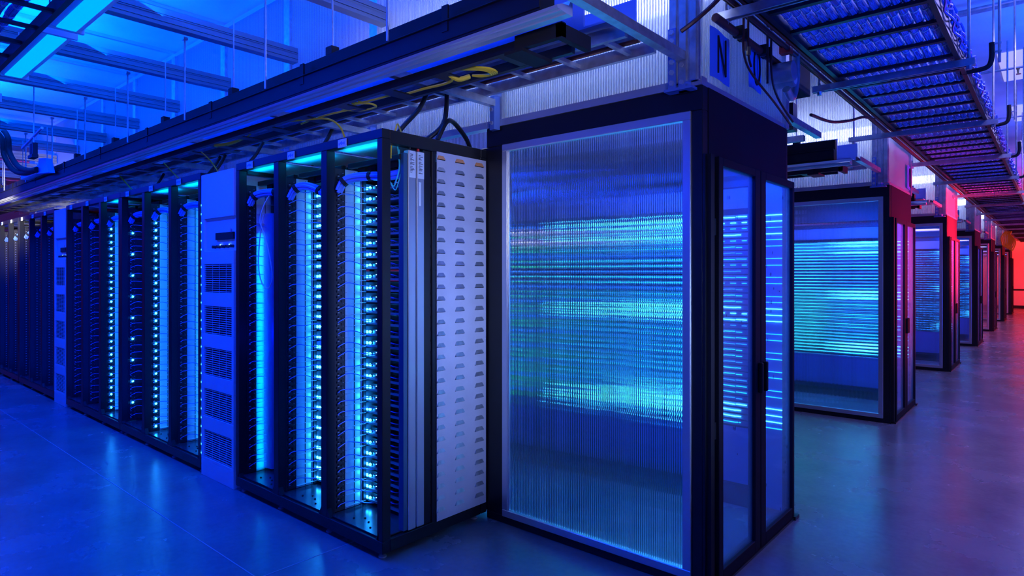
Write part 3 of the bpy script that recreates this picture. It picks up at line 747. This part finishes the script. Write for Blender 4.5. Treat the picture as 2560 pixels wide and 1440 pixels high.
# ------------------------------------------------------------------ overhead runs above each row front
def overhead(k, near):
    dy = 4.37*k
    L = -14.0 if k == 0 else -4.5
    where = ['the near rack row', 'the second pod', 'the third pod', 'the fourth pod', 'the fifth pod', 'the sixth pod', 'the furthest pod'][k]
    xe = -1.55
    t = thing('cable_trough', 'deep black trough running overhead in front of %s' % where, 'trough', (xe, 1.95+dy, 2.54), 'black overhead troughs')
    m = MB(); m.box(L, xe, 1.955+dy, 2.05+dy, 2.55, 2.65); m.box(L, xe, 2.0+dy, 2.05+dy, 2.65, 2.745); m.box(L, xe, 1.95+dy, 1.955+dy, 2.56, 2.655); m.box(L, xe, 1.94+dy, 2.0+dy, 2.645, 2.65)
    m.build('channel', 'trough', t, bevel=0.002)
    if near:
        for q in range(8):
            xx = -2.1-1.22*q
            MB().box(xx-0.02, xx+0.02, 1.947+dy, 1.957+dy, 2.60, 2.72).build('joint_clamp', 'trough', t)
    t = thing('aluminium_rail', 'blue-lit slotted rail under the black trough of %s' % where, 'rail', (xe, 1.9+dy, 2.48), 'slotted rails under the troughs')
    m = MB(); m.prism([(1.87+dy, 2.49), (1.93+dy, 2.485), (1.965+dy, 2.485), (1.965+dy, 2.545), (1.955+dy, 2.545), (1.94+dy, 2.52), (1.90+dy, 2.515), (1.865+dy, 2.50)], 'x', L, -1.40)
    m.build('rail', 'alu', t)
    m = MB(); m.box(L, -1.40, 1.885+dy, 1.889+dy, 2.483, 2.49); m.box(L, -1.40, 1.92+dy, 1.924+dy, 2.48, 2.487); m.build('ridge', 'alu', t)
    # cross arms from the posts
    n = 9 if k == 0 else 3
    for q in range(n):
        xx = -1.33-1.22*q - (0.0 if q == 0 else 0.0)
        a = MB().prism(strutprof(xx, 2.50), 'y', (1.86 if q == 0 else 1.97)+dy, 2.775+dy).build('cross_arm', 'galv'); 
        tag(a, 'galvanised cross arm, %s from the corner above %s' % (['first', 'second', 'third', 'fourth', 'fifth', 'sixth', 'seventh', 'eighth', 'ninth'][q], where), 'strut', 'galvanised cross arms')
    # fibre tray of two black rails
    t = thing('fibre_tray', 'black two-rail fibre tray below the cross arms of %s' % where, 'tray', (-1.5, 2.1+dy, 2.46), 'black fibre trays')
    m = MB(); m.box(L, -1.75, 2.03+dy, 2.06+dy, 2.455, 2.495); m.box(L, -1.58, 2.21+dy, 2.235+dy, 2.455, 2.495)
    m.build('side_rail', 'black', t)
    nq = 26 if k == 0 else 7
    for q in range(nq):
        xx = -1.80-0.42*q
        MB().box(xx-0.07, xx+0.02, 2.06+dy, 2.21+dy, 2.456, 2.464).build('rung', 'black', t)
    m = MB(); m.box(-1.75, -1.50, 2.03+dy, 2.06+dy, 2.455, 2.515); m.box(-1.53, -1.50, 2.03+dy, 2.24+dy, 2.45, 2.51); m.box(-1.8, -1.7, 2.02+dy, 2.23+dy, 2.44, 2.455); m.build('end_bracket', 'blackm', t)
    # blue sheet duct and silver ladder near the wall
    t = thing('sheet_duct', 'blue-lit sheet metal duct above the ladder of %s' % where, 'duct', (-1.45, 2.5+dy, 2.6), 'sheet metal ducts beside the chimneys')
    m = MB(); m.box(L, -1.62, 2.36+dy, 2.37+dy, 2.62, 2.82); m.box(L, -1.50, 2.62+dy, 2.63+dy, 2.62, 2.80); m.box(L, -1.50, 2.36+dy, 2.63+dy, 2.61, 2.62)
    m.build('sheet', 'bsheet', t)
    t = thing('cable_ladder', 'silver cable ladder hugging the chimney above %s' % where, 'cable ladder', (-1.45, 2.5+dy, 2.55), 'silver cable ladders beside the chimneys')
    m = MB(); m.box(L, -1.43, 2.40+dy, 2.425+dy, 2.542, 2.60); m.box(L, -1.43, 2.665+dy, 2.69+dy, 2.542, 2.60); m.build('side_rail', 'galv', t)
    nq = 40 if k == 0 else 10
    for q in range(nq):
        xx = -1.55-0.30*q
        MB().box(xx-0.025, xx+0.0, 2.425+dy, 2.665+dy, 2.555, 2.575).build('rung', 'galv', t)
    o = MB().cyl((L, 2.60+dy, 2.59), (-1.47, 2.60+dy, 2.59), 0.011, 10).build('copper_pipe', 'copper', smooth=True); tag(o, 'copper pipe lying on the silver ladder above %s' % where, 'pipe', 'copper pipes on the ladders')
    # hanging rods
    nq = 9 if k == 0 else 2
    for q in range(nq):
        xx = -2.5-1.22*q
        t = thing('hanger_rod', 'thin hanger rod holding the black trough of %s' % where, 'rod', (xx, 1.93+dy, 2.65), 'hanger rods of the black trough, %s' % where)
        MB().cyl((xx, 1.935+dy, 2.65), (xx, 1.935+dy, 3.27), 0.007, 8).build('rod', 'galv', t)
        MB().box(xx-0.02, xx+0.02, 1.92+dy, 1.95+dy, 3.25, 3.27).build('nut', 'galv', t)
        xx += 0.6
        t = thing('hanger_rod', 'thin clamped rod on the rear trough edge of %s' % where, 'rod', (xx, 2.02+dy, 2.75), 'clamped hanger rods, %s' % where)
        MB().cyl((xx, 2.025+dy, 2.745), (xx, 2.025+dy, 3.27), 0.005, 8).build('rod', 'galv', t)
        MB().box(xx-0.03, xx+0.03, 2.0+dy, 2.05+dy, 2.745, 2.79).build('clamp', 'blackm', t)
    return
for k in range(5): overhead(k, k < 2)

# mirrored run on the back side of the first pods
for k in range(4):
    dy = 4.37*k
    wh = ['nearest', 'second', 'third', 'fourth'][k]
    t = thing('cable_trough', 'black trough end poking out behind the %s pod' % wh, 'trough', (-1.6, 4.9+dy, 2.55), 'black overhead troughs')
    m = MB(); m.box(-4.5, -1.45, 4.80+dy, 4.90+dy, 2.55, 2.75); m.box(-4.5, -1.7, 4.78+dy, 4.80+dy, 2.55, 2.66); m.build('channel', 'black', t)
    m = MB(); m.box(-4.5, -1.55, 4.92+dy, 4.96+dy, 2.49, 2.53); m.build('rail', 'bsheet', t)
    t = thing('light_rail', 'slim rail with a clear cover behind the %s pod' % wh, 'rail', (-1.6, 4.6+dy, 2.45), 'slim rails behind the pods')
    m = MB(); m.prism(strutprof(4.72+dy, 2.44, up=False), 'x', -4.5, -1.35); m.build('rail', 'galv', t)
    m = MB(); m.box(-4.5, -1.6, 4.60+dy, 4.66+dy, 2.44, 2.46); m.build('tray', 'black', t)
    for q in range(3):
        xx = -1.33-1.0*q
        a = MB().prism(strutprof(xx, 2.50), 'y', 4.07+dy, 5.0+dy).build('cross_arm', 'galv'); tag(a, 'galvanised cross arm behind the %s pod, %s from its corner' % (wh, ['first', 'second', 'third'][q]), 'strut', 'galvanised cross arms')
    for q in range(2):
        xx = -1.5-0.8*q
        MB().cyl((xx, 4.85+dy, 2.75), (xx, 4.85+dy, 3.95), 0.009, 8).build('rod', 'galv', t)

# yellow fibres in the near tray
def fib(pts, r, lab, mat='yel'):
    o = MB().tube(pts, r, 7, 5).build('fibre_cable', mat, smooth=True); tag(o, lab, 'cable'); return o
zt = 2.47
for i in range(4):
    fib([(-2.08-0.02*i, 2.08, zt), (-2.0-0.012*i, 2.14, zt-0.012), (-2.0-0.012*i, 2.19, zt-0.02), (-2.08-0.01*i, 2.205, zt-0.01), (-2.16, 2.19, zt)], 0.006, 'yellow fibre strand coiled at the near end of the black tray')['group'] = 'coiled strands at the near tray end'
fib([(-2.22, 2.09, zt+0.005), (-2.24, 2.13, zt-0.018), (-2.34, 2.16, zt-0.014), (-2.5, 2.17, zt-0.004), (-2.72, 2.18, zt)], 0.007, 'yellow fibre drooping below the tray beside the coil')
fib([(-2.18, 2.19, zt), (-2.21, 2.14, zt-0.02), (-2.23, 2.09, zt)], 0.012, 'thick yellow fibre tuft hanging from the tray near its end')
fib([(-2.72, 2.14, zt), (-2.9, 2.12, zt-0.005), (-3.05, 2.12, zt)], 0.006, 'yellow fibre run in the tray left of the drooping one')
for i in range(3):
    fib([(-2.98-0.03*i, 2.10, zt), (-2.93, 2.15, zt-0.01), (-2.95, 2.2, zt-0.015), (-3.1, 2.2, zt-0.01), (-3.2, 2.14, zt)], 0.005, 'yellow fibre in the loose tangle above the near rack corner')['group'] = 'tangled yellow fibres above the near rack corner'
fib([(-3.05, 2.16, zt-0.008), (-3.3, 2.12, zt-0.014), (-3.5, 2.14, zt-0.006), (-3.7, 2.17, zt)], 0.006, 'yellow fibre leading from the tangle to the left')
fib([(-3.75, 2.06, zt), (-3.55, 2.10, zt-0.01), (-3.35, 2.14, zt-0.03), (-3.28, 2.18, zt-0.08), (-3.25, 2.2, zt-0.16), (-3.24, 2.22, 2.262)], 0.006, 'pale yellow fibre dropping from the tray onto the near rack')
fib([(-4.25, 2.1, zt), (-4.4, 2.12, zt-0.01), (-4.6, 2.14, zt-0.012), (-4.78, 2.16, zt)], 0.005, 'yellow fibre in the tray above the near vented cabinet')
for i in range(3):
    fib([(-4.42, 2.14, zt), (-4.62, 2.10, zt-0.012-0.006*i), (-4.72, 2.06, zt-0.016-0.004*i), (-4.80, 2.12, zt-0.01)], 0.005, 'yellow fibre in the small coil above the near vented cabinet')['group'] = 'small fibre coil above the near cabinet'
fib([(-5.05, 2.10, zt-0.02), (-4.95, 2.12, zt-0.09), (-4.86, 2.14, zt-0.18), (-4.86, 2.16, 2.245)], 0.005, 'pale fibre dropping just right of the near cabinet top')
fib([(-5.8, 2.1, zt-0.02), (-5.65, 2.12, zt-0.12), (-5.5, 2.14, 2.262)], 0.005, 'pale fibre dropping onto the rack left of the near cabinet')
fib([(-6.9, 2.1, zt-0.02), (-6.75, 2.12, zt-0.12), (-6.6, 2.14, 2.262)], 0.006, 'pale fibre dropping onto the second rack left of the cabinet')
for i in range(3):
    fib([(-2.5-0.15*i, 6.47, 2.46), (-2.25-0.1*i, 6.43, 2.43-0.01*i), (-2.05-0.12*i, 6.5, 2.47)], 0.006, 'yellow fibre tuft under the tray of the second pod')['group'] = 'yellow fibres under the second pod tray'

# ------------------------------------------------------------------ ceiling beams
for k in range(1, 13):
    x = -2.41-1.22*k+1.22
    t = thing('ceiling_beam', 'ribbed grey ceiling beam crossing to the chimney, %s' % ('at the top edge of the photo nearest the camera' if k == 1 else '%s along the aisle' % ['', 'first', 'second', 'third', 'fourth', 'fifth', 'sixth', 'seventh', 'eighth', 'ninth', 'tenth', 'eleventh', 'twelfth'][k]), 'beam', (x, 0, 3.27), 'ribbed beams over the cold aisle')
    m = MB(); m.prism([(x-0.04, 3.27), (x+0.04, 3.27), (x+0.04, 3.305), (x+0.034, 3.31), (x+0.034, 3.335), (x+0.04, 3.34), (x+0.04, 3.39), (x-0.04, 3.39)], 'y', -4.9, 2.79)
    m.build('beam', 'beam', t)
    m = MB(); m.box(x+0.04, x+0.042, -4.9, 2.79, 3.348, 3.351); m.box(x+0.04, x+0.042, -4.9, 2.79, 3.295, 3.298); m.build('seam', 'blackm', t)

# ------------------------------------------------------------------ cold aisle lamps and left ladder
for i, (xa, xb) in enumerate(((-3.35, -4.56), (-4.70, -5.95), (-6.9, -8.1), (-9.4, -10.6))):
    t = thing('tube_light', ['blue tube light at the top edge of the photo', 'long blue tube light at the upper left, beside the ladder', 'third blue tube light along the aisle', 'fourth blue tube light far along the aisle'][i], 'light', (xa, 1.09, 3.0), 'tube lights over the cold aisle')
    m = MB(); m.prism([(1.0, 3.0), (1.04, 2.985), (1.14, 2.985), (1.18, 3.0), (1.17, 3.05), (1.01, 3.05)], 'x', xb, xa); m.build('housing', 'cab', t)
    m = MB(); m.box(xb+0.03, xa-0.03, 1.04, 1.14, 2.978, 2.985); m.build('lens', 'lens', t)
    MB().box(xb-0.015, xb+0.01, 0.99, 1.19, 2.98, 3.055).box(xa-0.01, xa+0.015, 0.99, 1.19, 2.98, 3.055).build('end_cap', 'cab', t)
    MB().cyl((xb+0.2, 1.09, 3.05), (xb+0.2, 1.09, 3.27), 0.005, 6).cyl((xa-0.2, 1.09, 3.05), (xa-0.2, 1.09, 3.27), 0.005, 6).build('rod', 'galv', t)
    if i == 0:
        t2 = MB().box(-4.62, -4.60, 1.03, 1.15, 3.0, 3.05); o = t2.build('end_connector', 'galv'); tag(o, 'small metal connector between the two nearest tube lights', 'connector')

def bundle_run(axis, fixed, along0, along1, z, step, label, grp, r=0.021):
    """one long bundle of thin cables, sagging between the rungs"""
    t = thing('cable_bundle', label, 'cable bundle', (fixed, along0, z) if axis == 'y' else (along0, fixed, z), grp)
    n = int((along1-along0)/0.08)*1
    m = MB(); s_ = MB()
    segs = []
    y = along0
    while y < along1+1e-6:
        ph = (y-along0)/step*2*PI
        segs.append((y, z-0.006*(1-math.cos(ph)))); y += 0.08
    NN = 10
    for i, (yy, zz) in enumerate(segs):
        rr = r*(1.0+0.10*math.sin(i*1.9))
        for k in range(NN):
            a = 2*PI*k/NN; rk = rr*(1.0 if k % 2 else 0.86)
            q = (fixed+rk*math.cos(a), yy, zz+rk*math.sin(a)) if axis == 'y' else (yy, fixed+rk*math.cos(a), zz+rk*math.sin(a))
            m.v.append(q)
        if i:
            b = NN*(i-1)
            for k in range(NN): j_ = (k+1) % NN; m.f.append((b+k, b+j_, b+NN+j_, b+NN+k))
        if i % 2 == 1 and yy < along0+14:
            p0 = (fixed, yy-0.005, zz) if axis == 'y' else (yy-0.005, fixed, zz); p1 = (fixed, yy+0.005, zz) if axis == 'y' else (yy+0.005, fixed, zz)
            s_.cyl(p0, p1, rr*1.12, 8)
    o = m.build('cables', 'cby' if axis == 'y' else 'cbx', t, smooth=True)
    s = s_.build('straps', 'lbl', t); s['kind'] = 'stuff'
    return t

# corridor ladder with the cable bundles
t = thing('cable_ladder', 'wide black cable ladder full of blue bundles above the corridor', 'cable ladder', (-0.76, 1.5, 2.77))
m = MB(); m.box(-1.085, -1.06, 1.0, 33, 2.762, 2.83); m.box(-0.45, -0.425, 1.0, 33, 2.762, 2.86); m.build('side_rail', 'black', t)
rs = MB()
for q in range(100):
    y = 1.2+0.325*q
    if y > 32.8: break
    MB().box(-1.06, -0.45, y-0.016, y+0.016, 2.765, 2.782).build('rung', 'black', t)
for i in range(13):
    bundle_run('y', -1.03+0.0455*i, 1.0, 32.6, 2.812, 0.325, 'strapped blue cable bundle on the corridor ladder', 'cable bundles side by side on the corridor ladder')
# loose looped cables hanging along the outer side rail
for i in range(5):
    m = MB(); pts = []
    n = 120
    for q in range(n):
        y = 1.5+q*0.09
        pts.append((-0.405+0.012*math.sin(q*1.7+i), y, 2.80+0.022*i+0.014*math.sin(q*math.pi+i*1.1)))
    o = m.tube(pts, 0.006, 5, 2).build('loose_cable', 'cbl'); tag(o, 'wavy blue cable strung along the outer rail of the corridor ladder', 'cable', 'wavy cables on the outer ladder rail')
for i, (x, z, r, mm) in enumerate(((-1.155, 2.785, 0.014, 'rust'), (-1.12, 2.79, 0.012, 'rust'), (-1.185, 2.80, 0.009, 'cable_dk'))):
    o = MB().cyl((x, 1.0, z), (x, 32, z), r, 8).build('conduit', mm, smooth=True)
    tag(o, ['dark red conduit beside the corridor ladder, the thicker of the two', 'dark red conduit beside the corridor ladder, the inner one', 'black conduit furthest from the corridor ladder'][i], 'conduit')
ys = [2.95, 4.53, 6.44, 8.40, 10.35, 12.3, 14.3, 16.3, 18.3, 20.3, 22.5, 25, 28]
ordn = ['first', 'second', 'third', 'fourth', 'fifth', 'sixth', 'seventh', 'eighth', 'ninth', 'tenth', 'eleventh', 'twelfth', 'thirteenth']
for i, y in enumerate(ys):
    t = thing('trapeze_hanger', '%s blue-lit strut trapeze under the corridor ladder, counting from the camera' % ordn[i], 'hanger', (-0.8, y, 2.72), 'strut trapezes under the corridor ladder')
    xl = -1.24 if i in (0, 1) else (-1.45 if i == 2 else -1.28)
    MB().prism(strutprof(y, 2.716, up=False), 'x', xl, -0.355).build('strut', 'bsheet' if False else 'galv', t)
    for xx in (xl+0.04, -0.385):
        q = MB(); q.cyl((xx, y, 2.70), (xx, y, 3.95), 0.008, 8); q.cyl((xx, y, 2.695), (xx, y, 2.716), 0.016, 6); q.build('rod', 'galv', t)
    if i:
        o = thing('cable_hook', 'black J-shaped cable hook beside the corridor ladder, next to the %s trapeze' % ordn[i], 'hook', (-0.40, y+0.35, 2.8), 'black J hooks along the ladder')
        yy = y+0.35
        MB().tube([(-0.46, yy, 2.775), (-0.36, yy, 2.775), (-0.315, yy, 2.79), (-0.30, yy, 2.84), (-0.30, yy, 2.93)], 0.015, 8, 5).build('arm', 'blackm', o, smooth=True)
        MB().box(-0.30, -0.25, yy-0.005, yy+0.005, 2.915, 2.925).box(-0.30, -0.25, yy-0.005, yy+0.005, 2.865, 2.875).build('clip', 'galv', o)
        MB().cyl((-0.262, yy, 2.80), (-0.262, yy, 3.95), 0.008, 8).build('rod', 'galv', o)

# left ladder over the aisle
t = thing('cable_ladder', 'dark cable ladder with blue bundles at the upper left corner', 'cable ladder', (-5, 0.5, 2.8))
m = MB(); m.box(-14, -2.2, 0.83, 0.855, 2.76, 2.83); m.box(-14, -2.2, 0.20, 0.225, 2.76, 2.83); m.build('side_rail', 'black', t)
for q in range(36):
    x = -2.4-0.32*q; MB().box(x-0.014, x+0.014, 0.225, 0.83, 2.765, 2.782).build('rung', 'black', t)
for i in range(9):
    bundle_run('x', 0.28+0.055*i, -13.5, -2.3, 2.812, 0.32, 'strapped blue cable bundle on the upper left ladder, one of nine', 'cable bundles on the upper left ladder')

# sprinkler pipes and ceiling glow patches above the corridor
for i, (y, z, r) in enumerate(((7.1, 3.9, 0.03), (9.3, 3.88, 0.014), (12.2, 3.88, 0.014), (16.0, 3.88, 0.014), (21, 3.88, 0.014))):
    o = MB().cyl((-1.2, y, z), (5.9, y, z), r, 10).build('sprinkler_pipe', 'galv', smooth=True); tag(o, ['thick pipe crossing under the corridor ceiling', 'thin pipe with the brass sprinkler above the corridor', 'second thin pipe crossing above the corridor', 'third thin pipe crossing above the corridor', 'furthest thin pipe crossing above the corridor'][i], 'pipe', 'ceiling pipes over the corridor')
t = thing('ceiling_sprinkler', 'small brass sprinkler head under the corridor ceiling', 'sprinkler', (-0.33, 9.3, 3.88))
MB().lathe((-0.33, 9.3, 3.80), [(0.03, 0.0), (0.03, 0.006), (0.008, 0.01), (0.012, 0.05), (0.02, 0.07)], 10).build('head', 'brass', t)
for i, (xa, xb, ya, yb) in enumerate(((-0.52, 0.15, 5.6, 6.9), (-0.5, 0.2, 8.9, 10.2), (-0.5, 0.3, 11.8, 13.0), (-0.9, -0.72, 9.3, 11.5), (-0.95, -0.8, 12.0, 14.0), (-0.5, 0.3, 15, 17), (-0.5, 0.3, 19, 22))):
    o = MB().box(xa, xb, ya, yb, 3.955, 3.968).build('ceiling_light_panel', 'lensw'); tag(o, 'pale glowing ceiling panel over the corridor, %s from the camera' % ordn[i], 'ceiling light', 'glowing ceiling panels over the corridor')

# ------------------------------------------------------------------ things on the end of the nearest pod
def sheet_sign(x, y, z, w_, h, letter, lab):
    t = thing('paper_sign', lab, 'sign', (x, y, z), 'blue letter sheets on the chimney ends')
    m = MB(); n = 6
    for i in range(n):
        a = y+w_*i/n; b = y+w_*(i+1)/n; c0 = 0.006*math.sin(i*0.9); c1 = 0.006*math.sin((i+1)*0.9)
        v = len(m.v); m.v += [(x+c0, a, z), (x+c1, b, z), (x+c1, b, z+h), (x+c0, a, z+h), (x+c0+0.001, a, z), (x+c1+0.001, b, z), (x+c1+0.001, b, z+h), (x+c0+0.001, a, z+h)]
        m.f += [(v, v+1, v+2, v+3), (v+4, v+7, v+6, v+5), (v, v+4, v+5, v+1), (v+3, v+2, v+6, v+7), (v, v+3, v+7, v+4), (v+1, v+5, v+6, v+2)]
    m.build('sheet', 'bpaper', t)
    xl = x+0.009; c_ = MB(); yc = y+w_/2; r = 0.005
    if letter == 'N':
        c_.cyl((xl, yc-0.045, z+0.03), (xl, yc-0.045, z+h-0.03), r, 5); c_.cyl((xl, yc-0.045, z+h-0.03), (xl, yc+0.045, z+0.03), r, 5); c_.cyl((xl, yc+0.045, z+0.03), (xl, yc+0.045, z+h-0.03), r, 5)
    else:
        pts = [(xl, yc+0.045*math.cos(a), z+h/2+(h/2-0.03)*math.sin(a)) for a in [2*PI*i/16 for i in range(17)]]
        c_.tube(pts, r, 5, 1)
        if letter == 'Q': c_.cyl((xl, yc+0.01, z+0.07), (xl, yc+0.06, z+0.02), r, 5)
    c_.build('letter', 'ink', t)
sheet_sign(-1.262+0.02, 2.86, 2.44, 0.25, 0.24, 'N', 'blue paper sheet with a handwritten N above the nearest pod doors')
sheet_sign(-1.262+0.02, 3.36, 2.50, 0.20, 0.26, 'O', 'blue paper sheet with an O partly behind pipes above the nearest pod doors')
sheet_sign(-1.262+0.02, 8.10, 2.44, 0.22, 0.26, 'Q', 'pale sheet with a Q above the second pod doors')
t = thing('pipe_manifold', 'horizontal pipe with dark copper loops and clamps above the nearest pod doors', 'pipe', (-1.2, 3.2, 2.72))
m = MB(); m.cyl((-1.205, 2.84, 2.70), (-1.205, 3.92, 2.70), 0.020, 12); m.build('pipe', 'rust', t, smooth=True)
for yc in (3.10, 3.16, 3.44, 3.50):
    m = MB(); m.box(-1.22, -1.17, yc-0.016, yc+0.016, 2.68, 2.73); m.build('clamp', 'blackm', t)
for pts in ([(-1.17, 3.10, 2.70), (-1.17, 3.10, 2.84), (-1.17, 3.115, 2.86), (-1.17, 3.16, 2.85)], [(-1.17, 3.16, 2.85), (-1.17, 3.16, 2.70), (-1.17, 3.165, 2.60), (-1.17, 3.2, 2.55)],
            [(-1.17, 3.10, 2.70), (-1.17, 3.10, 2.60), (-1.17, 3.2, 2.52), (-1.17, 3.55, 2.44), (-1.19, 3.9, 2.38)], [(-1.17, 3.44, 2.84), (-1.17, 3.44, 2.70), (-1.17, 3.44, 2.52)],
            [(-1.17, 3.44, 2.84), (-1.17, 3.47, 2.86), (-1.17, 3.50, 2.84), (-1.17, 3.50, 2.6), (-1.17, 3.6, 2.48), (-1.18, 3.9, 2.40)]):
    MB().tube(pts, 0.006, 8, 5).build('copper_line', 'rust', t, smooth=True)
for (yy, zz) in ((3.115, 2.63), (3.165, 2.62), (3.155, 2.86)):
    MB().cyl((-1.17, yy, zz-0.02), (-1.17, yy, zz+0.02), 0.012, 8).build('fitting', 'brass', t)
t = thing('pressure_gauge', 'round metal gauge housing beside the pipes at the pod corner', 'gauge', (-1.2, 3.72, 2.62))
MB().cyl((-1.24, 3.66, 2.63), (-1.10, 3.66, 2.63), 0.055, 18).build('housing', 'galv', t, smooth=True)
MB().cyl((-1.24, 3.80, 2.63), (-1.14, 3.80, 2.63), 0.05, 18).build('housing', 'galv', t, smooth=True)
MB().cyl((-1.138, 3.80, 2.63), (-1.134, 3.80, 2.63), 0.036, 18).build('dial', 'pale', t)
MB().tube([(-1.16, 3.88, 2.95), (-1.16, 3.89, 2.85), (-1.16, 3.90, 2.68), (-1.16, 3.86, 2.56), (-1.16, 3.80, 2.52), (-1.16, 3.72, 2.55)], 0.022, 10, 5).build('hose', 'galv', t, smooth=True)
MB().box(-1.20, -1.14, 3.72, 3.77, 2.76, 2.82).build('valve_handle', 'redp', t)
o = MB().tube([(-1.31, 2.70, 2.62), (-1.25, 2.72, 2.66), (-1.15, 2.72, 2.72), (-1.05, 2.68, 2.78), (-0.98, 2.60, 2.84), (-0.98, 2.50, 2.95)], 0.011, 8, 5).build('bonding_cable', 'rust', smooth=True); tag(o, 'dark red cable curving from the corner column up to the ladder', 'cable')
for i in range(2):
    o = MB().tube([(-1.19, 3.45+0.04*i, 2.95), (-1.19, 3.47+0.04*i, 2.86), (-1.2, 3.52+0.04*i, 2.78), (-1.21, 3.56+0.04*i, 2.70)], 0.007, 8, 5).build('white_hose', 'wht', smooth=True); tag(o, 'pale thin hose curving down to the gauge, %s' % ['left of the two', 'right of the two'][i], 'hose')
o = MB().tube([(-1.12, 4.05, 2.46), (-1.12, 4.5, 2.50), (-1.12, 5.0, 2.60), (-1.12, 5.4, 2.70), (-1.12, 5.8, 2.76)], 0.010, 8, 5).build('bonding_cable', 'rust', smooth=True); tag(o, 'dark red cable sweeping from the nearest pod corner to the ladder', 'cable')
o = MB().box(-1.7, -1.28, 4.10, 4.62, 2.72, 3.05).build('junction_box', 'blackm', bevel=0.005); tag(o, 'large black box hanging behind the chimney of the nearest pod', 'box')

# flexible conduits and tap box at the far left
t = thing('tap_box', 'tap box with a bent cover on the black trough at the far left', 'box', (-9.0, 1.9, 2.69))
MB().box(-9.7, -8.95, 1.86, 1.94, 2.66, 2.75).build('box', 'galv', t, bevel=0.004)
MB().prism([(-8.95, 2.66), (-8.45, 2.62), (-8.6, 2.80), (-8.88, 2.83)], 'y', 1.87, 1.93).build('cover', 'bsheet', t)
for i in range(2):
    MB().tube([(-10.9-0.3*i, 1.75, 3.55), (-10.45-0.3*i, 1.78, 3.42), (-10.08-0.3*i, 1.8, 3.24), (-9.98-0.3*i, 1.8, 3.03), (-9.65-0.3*i, 1.82, 2.82), (-9.2-0.3*i, 1.84, 2.72), (-8.9, 1.86, 2.70)], 0.032, 10, 5).build('flexible_conduit', 'blackm', t, smooth=True)
t = thing('twin_device', 'small black twin device under a slanted bracket, upper left', 'device', (-7.25, 1.5, 2.6))
MB().box(-7.32, -7.28, 1.47, 1.51, 2.60, 2.72).box(-7.24, -7.20, 1.47, 1.51, 2.61, 2.72).box(-7.34, -7.18, 1.46, 1.51, 2.58, 2.61).build('device', 'blackm', t)
MB().cyl((-7.75, 1.5, 2.74), (-7.0, 1.5, 2.83), 0.012, 8).cyl((-7.3, 1.5, 2.70), (-7.3, 1.5, 3.27), 0.006, 6).build('bracket', 'galv', t)

# small desk at the end of the corridor
t = thing('side_table', 'small dark table in front of the red wall', 'table', (-1.0, 32.4, 0))
MB().box(-1.45, -0.75, 32.2, 32.7, 0.80, 0.86).build('top', 'blackm', t)
for (x, y) in ((-1.42, 32.23), (-0.78, 32.23), (-1.42, 32.67), (-0.78, 32.67)): MB().box(x-0.03, x+0.03, y-0.03, y+0.03, 0, 0.80).build('leg', 'blackm', t)
MB().box(-1.42, -0.78, 32.43, 32.47, 0.12, 0.2).build('stretcher', 'blackm', t)
t = thing('cable_coil', 'yellow-green coiled cable hanging far down the corridor', 'cable', (-1.1, 24, 2.4))
m = MB()
for i in range(6):
    m.tube([(-1.15+0.03*i, 24, 2.76), (-1.25+0.04*i, 24, 2.58), (-1.2+0.04*i, 24, 2.32-0.03*i), (-1.06+0.03*i, 24, 2.45), (-1.1, 24, 2.74)], 0.016, 6, 4)
m.build('cable', 'yel', t)
